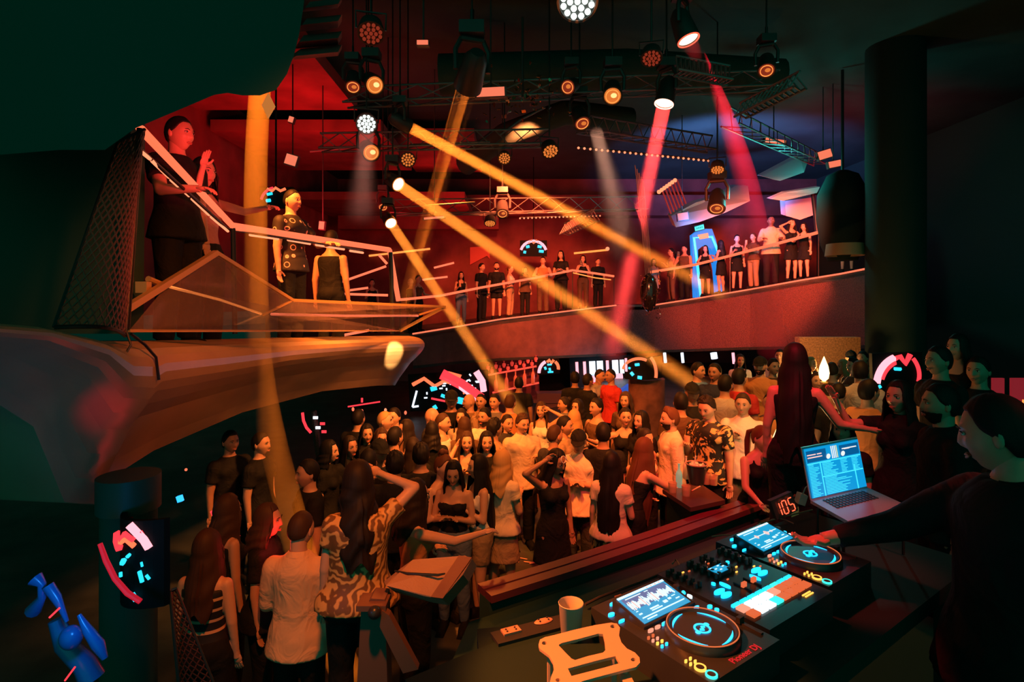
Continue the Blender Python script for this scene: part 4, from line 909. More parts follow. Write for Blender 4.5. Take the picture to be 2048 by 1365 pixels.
def led_par(label, px, py, d, r, aim, lens, group='round LED lamps on the ceiling rig'):
    c = P(px, py, d); R = r / F * d; a = Vector(aim).normalized(); t = thing('led_par_light', label, 'stage light', c + Vector((0, 0, R * 2.5)), group)
    m = frame(a, loc=c)
    MB().lathe([(R * .6, -R * 1.5), (R * .95, -R * 1.2), (R * 1.12, -R * .2), (R * 1.12, R * .05), (R * 1.0, R * .05), (R * .98, -R * .05), (.001, -R * .06)], 24, m).build('lamp_can', m_rig, t, smooth=True)
    mb = MB(); k = 0
    for n_, rr in ((1, 0), (6, .40), (12, .78)):
        for i in range(n_):
            th = 2 * PI * (i + .5 * (n_ == 12)) / n_
            q = m @ Vector((R * rr * math.cos(th), R * rr * math.sin(th), R * .02)); mb.ball(q, (R * .165,) * 3, 8, 5)
    mb.build('lens_cluster', lens, t, smooth=True)
    up = Vector((0, 0, 1)); x = m.to_3x3() @ Vector((1, 0, 0)); b0 = c - a * R * .6
    MB().tube([b0 + x * R * 1.2, b0 + x * R * 1.25 + up * R * 1.4, b0 - x * R * 1.25 + up * R * 1.4, b0 - x * R * 1.2], R * .1, 6).build('bracket', m_rig, t)
    q_ = b0 + up * R * 1.4; MB().tube([q_, Vector((q_.x, q_.y, 8.2))], .012, 6).build('hanger', m_steel, t)
    return c, a, R
CAM = Vector((0, 0, EYE))
def tocam(px, py, d, mix=(0, 0, -.5)): return ((CAM - P(px, py, d)).normalized() + Vector(mix))
for lab, px, py, d, r, mix, ln in (
    ('dim red honeycomb lamp at the top left of the ceiling rig', 742, 67, 6.5, 24, (0, 0, -1.0), m_lensdim),
    ('bright white honeycomb lamp glowing above the mezzanine rail', 733, 248, 8, 19, (0, 0, -.3), m_lenswhite),
    ('orange dotted honeycomb lamp beside the single-lens lamp left of centre', 816, 320, 9, 14, (0, 0, -.2), m_lensorange),
    ('small orange dotted honeycomb lamp near the middle of the ceiling', 1009, 317, 10, 12, (0, 0, -.5), m_lensorange),
    ('tilted orange dotted honeycomb lamp right of the middle of the ceiling', 1101, 303, 9, 16, (.4, 0, -1.0), m_lensorange),
    ('dim honeycomb lamp between the two red beam lamps', 1303, 117, 7, 19, (0, 0, -1.2), m_lensdim),
    ('small flat orange honeycomb lamp beside the strong red beam', 1435, 340, 10, 13, (0, 0, -1.8), m_lensorange),
    ('huge white honeycomb lamp cut by the top edge of the picture', 1155, 3, 5.0, 37, (0, 0, -.5), m_lenswhite),
    ('tiny flat orange honeycomb lamp above the balcony guests', 980, 447, 13, 11, (0, 0, -2.0), m_lensorange)):
    led_par(lab, px, py, d, r, tocam(px, py, d, mix), ln)
# beams: (points px,py,d), radii px at both ends
BEAMS = dict(
    B1=dict(p=[(522, 150, 4.9), (513, 300, 4.9), (511, 480, 4.9), (513, 640, 4.9), (524, 770, 4.9), (545, 880, 4.9), (575, 1000, 4.9), (618, 1160, 4.9), (665, 1280, 4.9), (715, 1400, 4.9)], r=(20, 31), lab='broad curved amber light beam falling from the black canopy past the man in the white shirt'),
    B2=dict(p=[(937, 165, 7.5), (812, 600, 13.5)], r=(22, 15), lab='dull amber light beam slanting down left to the corner post of the rail'),
    B3=dict(p=[(822, 256, 8.5), (1445, 590, 16.9)], r=(12, 19), lab='amber light beam crossing from upper left to the foot of the right balcony'),
    B4=dict(p=[(797, 370, 9.0), (1420, 790, 10.5)], r=(12, 24), lab='bright amber light beam running down right to the crowd under the balcony'),
    B5=dict(p=[(782, 447, 10.5), (1045, 838, 10.3)], r=(10, 19), lab='short amber light beam ending at the man in the orange shirt in the crowd'),
    B6=dict(p=[(1328, 210, 8.5), (1224, 705, 16.5)], r=(15, 30), lab='strong red light beam falling steeply to the middle of the balcony'),
    B7=dict(p=[(1378, 82, 7.0), (1497, 390, 10.5), (1545, 700, 14.5)], r=(17, 30), lab='dark crimson light beam falling from the top right to the glittering balcony wall'),
    B8=dict(p=[(785, 500, 8.6), (812, 690, 9.0), (858, 845, 9.6)], r=(7, 14), lab='narrow yellow light beam dropping beside the rounded end of the orange parapet'),
    B9=dict(p=[(1192, 262, 8.5), (1255, 500, 12)], r=(14, 45), lab='faint grey-brown light beam hanging below the ceiling lamps right of centre'),
    B10=dict(p=[(733, 262, 8.0), (722, 430, 9.5)], r=(16, 40), lab='faint pale glow under the white honeycomb lamp'),
)
BCOL = dict(B1=(1, .19, .010), B2=(1, .20, .015), B3=(1, .24, .02), B4=(1, .26, .025), B5=(1, .26, .025), B6=(1, .055, .05), B7=(1, .012, .035), B8=(1, .42, .08), B9=(1, .45, .28), B10=(1, .35, .25))
BPOW = dict(B1=1, B2=38, B3=27, B4=36, B5=26, B6=50, B7=60, B8=50, B9=5, B10=5)
for i, (lab, px, py, d, r, bm_, ln, rg) in enumerate((
    ('beam lamp with white-hot lens sending the bright amber beam, left of centre', 797, 369, 9.0, 13, 'B4', m_lenshot, m_lensorange),
    ('lowest beam lamp on the left with a hot lens above the corner post', 782, 447, 10.5, 11, 'B5', m_lenshot, m_lensorange),
    ('long dark beam lamp pointing right, source of the uppermost amber beam', 818, 254, 8.5, 13, 'B3', m_lensorange, m_rig),
    ('beam lamp with white lens sending the strong red beam', 1328, 208, 8.5, 17, 'B6', m_lenshot, m_lensredhot),
    ('beam lamp with glowing red lens at the head of the crimson beam', 1377, 80, 7.0, 20, 'B7', m_lensredhot, m_lensred),
    ('dark cylindrical lamp above the dull amber beam near the top centre', 935, 175, 7.5, 24, 'B2', m_lensdim, m_rig))):
    b_ = BEAMS[bm_]['p']; a = dirpx(b_[0], b_[1]) + (CAM - P(px, py, d)).normalized() * (1.1 if i in (0, 1, 3, 4) else .15)
    moving_head(lab, px, py, d, r, a, ln, rg)
for lab, px, py, d, r, mix, ln in (
    ('orange single-lens lamp at upper left beside a hanging can', 750, 171, 8, 17, (.3, 0, -.3), m_lensorange), ('orange single-lens lamp just below the white honeycomb lamp', 743, 306, 9, 16, (.3, 0, -.3), m_lensorange),
    ('orange single-lens lamp right of the ceiling centre with a hanging clip', 1225, 193, 8, 17, (0, 0, -.5), m_lensorange), ('dim single-lens lamp at the far upper right', 1533, 142, 8, 15, (0, 0, -.9), m_lensdim),
    ('amber barrel lamp hanging above the balcony behind the crossing beams', 1005, 428, 13, 11, (0, 0, -1.0), m_lensdim), ('tilted lamp with small orange glints left of the clip lamp', 1135, 175, 8.5, 14, (-.4, 0, -.2), m_lensdim),
    ('lamp with an orange-edged hood over the middle of the room', 1165, 248, 9, 15, (.4, 0, -1.0), m_lensdim), ('slim black lamp hanging behind the long beam lamps', 766, 415, 12, 9, (0, 0, -1), m_lensdim),
    ('can lamp with a faint glint hanging left of the upper single-lens lamp', 706, 175, 8, 14, (0, 0, -1), m_lensdim), ('black lamp hanging in front of the violet ceiling panel', 1433, 418, 12, 15, (0, .2, -1), m_lensdim)):
    moving_head(lab, px, py, d, r, tocam(px, py, d, mix), ln, group=None)
m_flood = E('flood_face', (1.0, .21, .11), .95)
for lab, px, py, d, w_, h_, rt in (('square red floodlight on the left wall', 582, 320, 10, 22, 20, .3), ('small upright amber floodlight above the man in the ring-print shirt', 643, 451, 11, 10, 15, .1), ('tiny red floodlight high on the left wall', 582, 239, 10, 9, 11, .3), ('flat red floodlight under the right ceiling truss', 1551, 283, 12, 40, 9, .15),
    ('square orange floodlight at the far right end of the rig', 1650, 309, 13, 26, 16, -.3), ('red framed floodlight under the square orange one at the far right', 1670, 328, 12.8, 24, 12, -.2), ('square orange floodlight on the violet ceiling panel', 1366, 433, 15, 20, 14, -.15), ('orange angled plate lamp near the top centre', 981, 184, 8, 56, 17, -.05),
    ('small red twin lamp near the top', 845, 85, 7, 22, 8, 0), ('amber bar lamp crossing behind the dull amber beam', 868, 436, 12, 40, 4, -.08)):
    c = P(px, py, d); t = thing('floodlight', lab, 'floodlight', c); R_ = Matrix.Rotation(rt, 3, 'Y')
    MB().box(c + Vector((0, .05, 0)), (w_ / F * d * 1.15, .09, h_ / F * d * 1.2), R_).build('housing', m_rig, t); MB().box(c - Vector((0, .005, 0)), (w_ / F * d, .02, h_ / F * d), R_).build('lit_face', m_flood, t)
    MB().tube([c + Vector((0, .08, 0)), Vector((c.x, c.y + .08, 8.2))], .012, 6).build('hanger', m_rig, t)
# dotted light strips
for a, b_, n_, lab in (((1157, 296, 9.5), (1417, 322, 10.5), 25, 'dotted white-orange light strip under the truss right of centre'), ((1040, 437, 14), (1200, 432, 15), 22, 'fine dotted light strip far above the balcony'), ((1318, 384, 13), (1350, 361, 13), 7, 'short row of warm bulbs over red hanging tubes')):
    t = thing('bulb_strip', lab, 'light strip', P(*a)); A, B_ = P(*a), P(*b_); MB().tube([A + Vector((0, .03, .02)), B_ + Vector((0, .03, .02))], .02, 6).build('bar', m_rig, t)
    for i in range(n_): MB().ball(A.lerp(B_, i / (n_ - 1)), .022 if n_ != 7 else .05, 6, 4).build('bulb', m_ledp, t)
t = thing('hanging_tubes', 'bundle of dark red translucent tubes hanging below the row of warm bulbs', 'light', P(1340, 420, 13))
for i in range(6): MB().tube([P(1324 + i * 6, 380 - i * 4, 13), P(1342 + i * 6, 428 - i * 4, 13)], .02, 6).build('tube', E('dark_red_tube', (.35, .01, .02), .6), t)
# trusses
def truss(label, a, b_, h=.28, r=.018, n_=12):
    A, B_ = P(*a), P(*b_); d = (B_ - A).normalized(); up = Vector((0, 0, 1)); s = d.cross(up).normalized(); t = thing('truss', label, 'truss', A.lerp(B_, .5))
    ch = [(-1, 0), (1, 0), (0, 1)]; off_ = [s * x * h / 2 + up * y * h for x, y in ch]
    mb = MB()
    for o_ in off_: mb.tube([A + o_, B_ + o_], r, 6)
    mb.build('chords', m_truss, t); mb = MB()
    for i in range(n_):
        p0, p1 = A.lerp(B_, i / n_), A.lerp(B_, (i + 1) / n_)
        for q in range(3): mb.tube([p0 + off_[q], p1 + off_[(q + 1) % 3]], r * .6, 4)
    mb.build('lacing', m_truss, t)
truss('lighting truss crossing the upper ceiling behind the red beams', (690, 210, 9), (1560, 175, 9)); truss('truss running away at the upper right with glinting clamps', (1460, 250, 9), (1640, 330, 14)); truss('diagonal truss at the upper right corner of the rig', (1480, 235, 8), (1600, 175, 7), .2)
truss('long truss over the mezzanine carrying the beam lamps', (640, 300, 9.5), (1100, 290, 10)); truss('dark truss with blue glints above the dotted light strip', (1160, 262, 9.5), (1425, 302, 10.5)); truss('low truss above the long balcony', (790, 430, 13), (1290, 420, 15), .35); truss('short slanted truss pieces above the balcony guests', (1128, 470, 15), (1190, 440, 14), .3)
truss('small truss crossing the crimson beam', (1352, 145, 7.5), (1460, 165, 7.5), .22)
for lab, pts, r_ in (('dark ventilation duct running across the ceiling', [(880, 150, 10), (1250, 140, 10), (1560, 160, 10)], .35), ('black duct bending over the middle of the ceiling', [(930, 330, 13), (1010, 270, 12), (1130, 225, 11.5), (1260, 240, 12)], .25)):
    t = MB().tube([P(*p) for p in pts], r_, 14).build('duct', m_ceil, smooth=True); tag(t, lab, 'duct')
for lab, pts in (('thin red-edged pipe under the left ceiling', [(620, 303, 11), (740, 292, 11)]), ('thin pipe with orange glints above the balcony', [(785, 416, 12), (950, 405, 12)]), ('second thin pipe below the pipe with orange glints', [(780, 425, 14), (1010, 432, 14)]), ('thin pipe below the lamps right of the white honeycomb', [(820, 290, 10), (980, 284, 10)]), ('arched cable over the middle of the ceiling', [(1000, 270, 10), (1040, 240, 10), (1090, 215, 10)])):
    o = MB().tube([P(*p) for p in pts], .02, 6).build('pipe', m_truss); tag(o, lab, 'pipe')
# chandelier of mirror shards near the top centre and cable column beside the strong red beam
rr = random.Random(4); c = P(1045, 195, 8.5); t = thing('crystal_cluster', 'hanging cluster of small orange-lit mirror shards near the top centre', 'decoration', c)
m_shard = M('mirror_shard', (.5, .28, .15), .15, metal=.9)
MB().tube([c, c + Vector((0, 0, 1.2))], .02, 6).build('hanger', m_rig, t)
mb = MB()
for i in range(90):
    p = c + Vector((rr.gauss(0, .35), rr.gauss(0, .3), rr.gauss(0, .14))); s = rr.uniform(.03, .07); mb.box(p, (s, .006, s * .7), Euler((rr.uniform(-1, 1), rr.uniform(-1, 1), rr.uniform(-2, 2))).to_matrix())
o = mb.build('shards', m_shard, t); o['kind'] = 'stuff'
t = thing('mirror_ball_column', 'dark column of cables with glinting mirror pieces beside the foot of the red beam', 'decoration', P(1297, 640, 14))
mb = MB()
for i in range(5): mb.tube([P(1270 + i * 4, 330 + i * 8, 13.5), P(1285 + i * 3, 470, 13.8), P(1292 + i * 3, 560, 14)], .012, 5)
mb.build('cables', m_truss, t); MB().ball(P(1298, 585, 14), (.22, .2, .48), 14, 12).build('drum', M('gloss_black', (.02, .015, .012), .12, spec=.8), t, smooth=True)
mb = MB()
for i in range(60):
    a_ = rr.uniform(0, 6.28); p = P(1298, rr.uniform(545, 640), 14) + Vector((.24 * math.cos(a_), -.1 - .15 * abs(math.sin(a_)), 0)); s = rr.uniform(.02, .05); mb.box(p, (s, .006, s), Euler((rr.uniform(-1, 1), rr.uniform(-1, 1), rr.uniform(-2, 2))).to_matrix())
mb.build('mirror_pieces', m_shard, t)['kind'] = 'stuff'
o = MB().prism([P(536, 186, 4.6), P(549, 212, 4.6), P(535, 236, 4.6), P(523, 210, 4.6)], (0, .02, 0)).build('diamond_reflector', M('diamond_plate', (.7, .4, .12), .3, emit=(1, .3, .06), es=.5)); tag(o, 'small lit diamond-shaped plate hanging at the head of the broad amber beam', 'light')

# ---------------------------------------------------------------- haze beams and lamps
def light(name, ty, loc, energy, col, target=None, size=.2, spot=60, blend=.6, spread=None, link=None):
    L = bpy.data.lights.new(name, ty); L.energy = energy; L.color = col
    if ty == 'AREA': L.shape = 'DISK'; L.size = size
    elif ty in ('POINT', 'SPOT'): L.shadow_soft_size = size
    if ty == 'SPOT': L.spot_size = math.radians(spot); L.spot_blend = blend
    if spread: L.spread = math.radians(spread)
    o = bpy.data.objects.new(name, L); COL.objects.link(o); o.location = loc
    if target is not None: o.rotation_euler = (Vector(loc) - Vector(target)).to_track_quat('Z', 'Y').to_euler()
    if link is not None:
        c = bpy.data.collections.new('linked_' + name); c.objects.link(link); o.light_linking.receiver_collection = c
    return o
def haze_mat(name, dens):
    m = bpy.data.materials.new(name); m.use_nodes = True; n_ = m.node_tree.nodes; n_.clear()
    out = n_.new('ShaderNodeOutputMaterial'); v = n_.new('ShaderNodeVolumeScatter'); v.inputs['Density'].default_value = dens; v.inputs['Color'].default_value = (1, 1, 1, 1)
    m.node_tree.links.new(v.outputs[0], out.inputs['Volume']); return m
m_haze = haze_mat('beam_haze', .10); m_haze1 = haze_mat('beam_haze_thick', .35)
for k_, b_ in BEAMS.items():
    pts = [P(*p) for p in b_['p']]; n_ = len(pts); L_ = [0]
    for i in range(1, n_): L_.append(L_[-1] + (pts[i] - pts[i - 1]).length)
    d0, d1 = b_['p'][0][2], b_['p'][-1][2]; r0, r1 = b_['r'][0] / F * d0, b_['r'][1] / F * d1
    # resample the bent ones smoothly
    P2 = []; R2 = []; K = 1 if n_ == 2 else 24
    for i in range(K + 1):
        s_ = L_[-1] * i / K; j = max(0, min(n_ - 2, next((q for q in range(n_ - 1) if L_[q + 1] >= s_ - 1e-6), n_ - 2))); u = (s_ - L_[j]) / (L_[j + 1] - L_[j])
        p0, p1, p2, p3 = pts[max(j - 1, 0)], pts[j], pts[j + 1], pts[min(j + 2, n_ - 1)]
        P2.append(.5 * ((2 * p1) + (p2 - p0) * u + (2 * p0 - 5 * p1 + 4 * p2 - p3) * u * u + (3 * p1 - p0 - 3 * p2 + p3) * u ** 3) if n_ > 2 else p1.lerp(p2, u)); R2.append(r0 + (r1 - r0) * s_ / L_[-1])
    mb = MB(); mb.tube(P2, R2, 24); o = mb.build('light_beam', m_haze, smooth=True); tag(o, b_['lab'], 'light beam')
    if k_ == 'B1':
        o.data.materials[0] = m_haze1
        light('beam_lamp', 'SPOT', pts[0] + Vector((0, 0, 4.2)), 66000, BCOL[k_], pts[4], .12, 24, .3, link=o)
    elif n_ > 2:
        a = (pts[-1] - pts[0]).normalized(); light('beam_lamp', 'SPOT', pts[0] - a * 3, {'B7': 75000, 'B8': 3500}[k_], BCOL[k_], pts[1], .1, 16 if k_ == 'B7' else 24, .3, link=o)
    else:
        a = (pts[-1] - pts[0]).normalized(); div = math.degrees(math.atan2(r1 - r0, L_[-1])) * 2
        light('beam_lamp', 'AREA', pts[0] + a * .02, BPOW[k_], BCOL[k_], pts[-1], r0 * 1.9, spread=max(1.6, div * 1.2 if div > 0 else 1.6), link=o)
# ================================================================ DJ booth
m_tab = M('booth_table_black', (.012, .03, .025), .6, spec=.2); m_gear = M('gear_black', (.03, .03, .032), .32, spec=.5); m_knob = M('knob_rubber', (.05, .035, .03), .45)
m_btn = E('button_cyan', (.01, .50, 1.0), 2.2); m_btnw = E('button_white', (.75, .9, .95), 1.6); m_btno = E('button_orange', (1.0, .17, .05), .8); m_btnr = E('button_salmon', (1.0, .35, .22), 1.1); m_amb = E('button_amber', (1.0, .42, .06), 2.0); m_teal = E('button_teal', (.03, .72, .55), 1.8); m_scrb = E('screen_teal_blue', (.008, .25, .45), 1.5); m_scrw = E('screen_mark', (.55, .8, .9), 1.5); m_scrd = E('screen_navy', (.02, .10, .28), 1.0); m_pinkw = E('screen_pinkish', (.95, .55, .5), 1.2)
m_alu = M('laptop_aluminium', (.45, .40, .40), .35, metal=.5); m_key = M('key_black', (.03, .03, .03), .4)
TZ = 2.18
U = Vector((.815, .58, 0)); V = Vector((.58, -.815, 0)); Zv = Vector((0, 0, 1)); RG = Matrix((U, V * -1, Zv)).transposed()
A0 = Vector((.521, 1.811, 0)); A2 = Vector((1.117, 2.321, 0)); A1 = (A0 + A2) / 2
def gp(o, a, b_, z): return Vector((o.x, o.y, 0)) + U * a + V * b_ + Zv * z
# table with front skirt
t = thing('booth_table', 'long black table carrying the players and the mixer', 'table', (1.1, 2.2, 1.2))
c = (A0 + A2) / 2
MB().box(gp(c, .0, .02, TZ - .03), (2.3, .72, .06), RG).build('tabletop', m_tab, t); MB().box(gp(c, .0, -.25, (TZ + 1.2) / 2 - .03), (2.2, .04, TZ - 1.26), RG).build('front_skirt', m_tab, t)
for a in (-1.05, 1.05):
    for b_ in (-.28, .3): MB().box(gp(c, a, b_, (TZ + 1.2) / 2 - .03), (.06, .06, TZ - 1.26), RG).build('leg', m_tab, t)
t = thing('side_table', 'low black table in front of the orange bracket plate carrying the white cup', 'table', (.1, 1.75, 1.2))
MB().prism([(-.12, 1.95, TZ - .01), (.33, 2.02, TZ - .01), (.42, 1.30, TZ - .01), (-.05, 1.30, TZ - .01)], (0, 0, -.05)).build('tabletop', m_tab, t); MB().box((.15, 1.65, (TZ + 1.2) / 2 - .03), (.3, .4, TZ - 1.26)).build('pedestal', m_tab, t)

def flat(mb, o, a, b_, z, w_, h_, th=.006, mi=0, rot=0): mb.box(gp(o, a, b_, z), (w_, h_, th), RG @ Matrix.Rotation(rot, 3, 'Z'), mi)
def oval(mb, o, a, b_, z, w_, h_, mi=0):
    ring = [gp(o, a + w_ / 2 * math.cos(2 * PI * i / 14), b_ + h_ / 2 * math.sin(2 * PI * i / 14), z) for i in range(14)]; mb.prism(ring, (0, 0, .007), mi)
def player(o, label, red_edge):
    base = gp(o, 0, 0, TZ); t = thing('media_player', label, 'DJ player', base); Z1 = TZ + .10
    mb = MB(); mb.box(gp(o, 0, .02, TZ + .05), (.335, .46, .10), RG); mb.build('case', m_gear, t)
    # raised screen wedge
    mb = MB(); s = lambda a, b_, z: gp(o, a, b_, z)
    mb.add([s(-.125, -.155, Z1), s(.125, -.155, Z1), s(.125, -.02, Z1), s(-.125, -.02, Z1), s(-.125, -.155, Z1 + .035), s(.125, -.155, Z1 + .035), s(.125, -.02, Z1 + .008), s(-.125, -.02, Z1 + .008)], [(3, 2, 1, 0), (4, 5, 6, 7), (0, 1, 5, 4), (1, 2, 6, 5), (2, 3, 7, 6), (3, 0, 4, 7)])
    scr = mb.build('screen_housing', m_gear, t)
    S = lambda u, v, h=.002: s(-.113 + .226 * u, -.148 + .12 * v, Z1 + .035 - .027 * (.007 + .12 * v) / .135 + h)
    def q(mb, u0, v0, u1, v1, mi, h=.003): mb.prism([S(u0, v0, h), S(u1, v0, h), S(u1, v1, h), S(u0, v1, h)], (0, 0, .0012), mi)
    mb = MB(); q(mb, 0, 0, 1, 1, 0, .001); q(mb, .04, .10, .96, .52, 3, .0022) if red_edge else None; q(mb, 0, 0, 1, .07, 1); rr = random.Random(5 if red_edge else 8)
    for i in range(64):
        u = .05 + .9 * i / 64
        if red_edge: a = .03 + .16 * abs(math.sin(i * .21 + .5)) * rr.uniform(.4, 1.2) * (1 if rr.random() > .1 else .3); mi = 1 if rr.random() > .15 else 2
        else:
            a = .012 + .10 * math.exp(-((u - .62) / .04) ** 2) + .08 * math.exp(-((u - .30) / .03) ** 2) + .05 * math.exp(-((u - .78) / .02) ** 2) * rr.random(); mi = 2 if a > .03 else 1
        q(mb, u, .40 - a, u + .0105, .40 + a, mi, .0035)
    for (u0, v0, u1, v1) in ((.1, .13, .42, .155), (.5, .13, .58, .15), (.05, .84, .95, .87), (.3, .68, .48, .72), (.3, .75, .52, .78), (.6, .64, .68, .72), (.72, .62, .78, .68), (.82, .60, .9, .62), (.06, .7, .12, .74), (.1, .92, .3, .95), (.06, .6, .1, .62), (.84, .72, .92, .75)): q(mb, u0, v0, u1, v1, 1, .0032)
    for i in range(4): q(mb, .6 + i * .09, .02, .64 + i * .09, .07, 2, .0034)
    mb.build('screen', [m_scrb, m_scrw, m_pinkw, M('screen_slate', (.02, .02, .02), emit=(.09, .14, .30), es=1.2)], t)
    # jog wheel
    jc = gp(o, 0, .10, Z1); T = Matrix.Translation(jc)
    j = MB().lathe([(.112, 0), (.112, .012), (.106, .024), (.098, .026), (.094, .018), (.001, .018)], 48, T).build('jog_wheel', m_gear, t, smooth=True)
    MB().lathe([(.1065, .0262), (.1065, .0285), (.1035, .0285), (.1035, .0262)], 48, T, closed=True).build('rim_light', E('rim_orange', (1.0, .20, .06), .75), j, smooth=True)
    mb = MB()
    for a0 in (20, 115, 200, 290):
        n_ = 14; ri = [];
        for i in range(n_ + 1):
            th = math.radians(a0 + 62 * i / n_); wd = .007 * math.sin(PI * i / n_) + .0008; ri.append((th, wd))
        A_ = [jc + Vector((math.cos(t_) * .088, math.sin(t_) * .088, .019)) for t_, w_ in ri]; B_ = [jc + Vector((math.cos(t_) * (.088 - w_), math.sin(t_) * (.088 - w_), .019)) for t_, w_ in ri]
        mb.slab(A_, B_, (0, 0, .0015))
    mb.build('light_arcs', m_btn, j)
    mb = MB(); mb.lathe([(.026, .019), (.026, .021), (.020, .021), (.020, .019)], 28, T, closed=True); mb.tube([jc + U * -.012 + Zv * .02, jc + U * -.004 + V * .008 + Zv * .02, jc + U * .004 - V * .006 + Zv * .02, jc + U * .012 + Zv * .02], .0035, 6)
    for sg in (-1, 1): mb.ball(jc + U * sg * .028 - V * sg * .006 + Zv * .02, (.009, .009, .002), 10, 6)
    mb.build('logo', m_btn, j)
    # buttons
    bt = []
    for i in range(5): bt.append((-.10 + i * .045, -.178, .026, .011, m_btn if i not in (1, 2) else m_btnr))
    for i in range(8): bt.append((-.115 + i * .032, -.002 + .0, .024, .010, (m_btnr, m_btnr, m_btn, m_btnw, m_btn, m_btn, m_btn, m_btn)[i] if red_edge else (m_btnr if i == 0 else m_btn)))
    bt += [(-.150, -.135, .026, .014, m_btn), (-.150, -.09, .026, .008, m_btn), (.150, -.06, .014, .02, m_btnw), (.150, .02, .02, .014, m_btn), (.152, .045, .016, .014, m_btn)]
    for i in range(2):
        for k in range(4): bt.append((-.150 + i * .020, .02 + k * .017, .011, .007, (m_btno, m_btnr, m_amb, m_btn)[k]))
        for k in range(2): bt.append((-.150 + i * .020, .155 + k * .016, .011, .006, m_amb))
    for a, b_, w_, h_, m_ in bt:
        mb = MB(); oval(mb, o, a, b_, Z1, w_, h_); mb.build('button', m_, t)
    for k, m_ in ((0, m_amb), (1, m_teal)):
        mb = MB(); cc = Matrix.Translation(gp(o, -.140 + .0 * k, .195 + k * .036, Z1)); mb.lathe([(.0165, 0), (.0165, .006), (.012, .006), (.012, 0)], 24, cc, closed=True); b2 = mb.build('cue_button' if k == 0 else 'play_button', m_, t, smooth=True)
        MB().lathe([(.0115, 0), (.0115, .005), (.001, .006)], 20, cc).build('cap', m_gear, b2, smooth=True)
    mb = MB(); flat(mb, o, .150, .14, Z1 + .002, .012, .13); mb.build('tempo_slot', m_knob, t); MB().box(gp(o, .150, .13, Z1 + .012), (.024, .014, .018), RG).build('tempo_fader', m_knob, t)
    for a in (.13, .155): MB().lathe([(.012, 0), (.011, .016), (.001, .017)], 14, Matrix.Translation(gp(o, a, -.12, Z1))).build('knob', m_knob, t, smooth=True)
    for a in (.128, .150): MB().ball(gp(o, a, -.085 , Z1 + .006), (.007, .010, .006), 10, 6).build('indicator', m_btnw if a < .14 else m_btn, t, smooth=True)
    if red_edge:
        cu = bpy.data.curves.new('brand_lettering', 'FONT'); cu.body = 'Pioneer DJ'; cu.size = .03; cu.extrude = .0006; cu.align_x = 'CENTER'
        dgx = None
        ob = bpy.data.objects.new('tmp_text', cu); COL.objects.link(ob); dg = bpy.context.evaluated_depsgraph_get(); me = bpy.data.meshes.new_from_object(ob.evaluated_get(dg)); bpy.data.objects.remove(ob)
        MM = Matrix((U, -V, Zv)).transposed().to_4x4(); MM.translation = gp(o, .02, .238, Z1 + .001) - base; me.transform(MM); me.materials.clear(); me.materials.append(E('brand_red', (.8, .01, .02), .9)); q_ = bpy.data.objects.new('lettering', me); COL.objects.link(q_); q_.parent = t
    return t
player(A0, 'near media player with a blue waveform screen and a large lit jog wheel', True)
player(A2, 'far media player whose jog wheel lies under a red-lit hand', False)
# mixer
t = thing('dj_mixer', 'black DJ mixer with tiny screen, knobs and lit pads between the two players', 'mixer', gp(A1, 0, 0, TZ)); o = A1; Z1 = TZ + .10
MB().box(gp(o, 0, .02, TZ + .05), (.40, .44, .10), RG).build('case', m_gear, t)
mb = MB(); flat(mb, o, .0, -.075, Z1 + .006, .085, .05, .012); flat(mb, o, .0, -.075, Z1 + .0135, .078, .044, .002, 1)
for i in range(5): flat(mb, o, -.03 + i * .014, -.09 + (i % 3) * .012, Z1 + .0155, .010, .004, .002, 2)
mb.build('screen', [m_gear, m_scrb, m_scrw], t)
for (a, b_, w_, h_, m_) in ((-.13, .015, .055, .022, m_btn), (-.13, .042, .055, .022, m_btn), (.12, .0, .055, .022, m_btn), (.12, .027, .055, .022, m_btn), (-.075, .0, .016, .045, m_btn), (.065, .03, .016, .045, m_btn), (-.10, -.03, .014, .016, m_btn), (.09, -.10, .014, .014, m_btn)):
    mb = MB(); oval(mb, o, a, b_, Z1, w_, h_); mb.build('button', m_, t)
for i in range(8):
    for k in range(3):
        if k == 0: mb = MB(); flat(mb, o, -.161 + i * .046, .098, Z1 + .004, .038, .010, .008); mb.build('pad', m_btn if i not in (5,) else m_teal, t); continue
        mm = (m_btnr, m_btnw, m_btnw, m_btnw, m_btnr, m_btno, m_btno, m_btno)[i] if k == 1 else (m_btno, m_btnw, m_btnw, m_teal, m_btno, m_btno, m_btno, m_btno)[i]
        mb = MB(); flat(mb, o, -.161 + i * .046, .125 + (k - 1) * .037, Z1 + .004, .038, .030, .008); mb.build('pad', mm, t)
rr = random.Random(2)
for col_ in (-.17, -.145, -.05, -.03, .03, .055, .145, .17):
    for k in range(5):
        MB().lathe([(.0085, 0), (.0075, .016), (.001, .017)], 12, Matrix.Translation(gp(o, col_, -.175 + k * .030, Z1))).build('knob', m_knob, t, smooth=True)
for a in (-.05, .05):
    mb = MB(); flat(mb, o, a * .6, .04, Z1 + .002, .006, .07); mb.build('fader_slot', m_knob, t); MB().box(gp(o, a * .6, .045, Z1 + .012), (.022, .010, .016), RG).build('fader', m_btno, t)
for i in range(14):
    mb = MB(); flat(mb, o, rr.uniform(-.18, .18), rr.uniform(-.18, .0), Z1 + .003, .010, .004, .004); mb.build('indicator', rr.choice((m_btno, m_btno, m_amb, m_btnr)), t)
mb = MB()
for i in range(12): flat(mb, o, .085 + (i % 6) * .009, .195 + (i // 6) * .010, Z1 + .002, .006, .005, .003)
mb.build('lettering', m_amb, t)
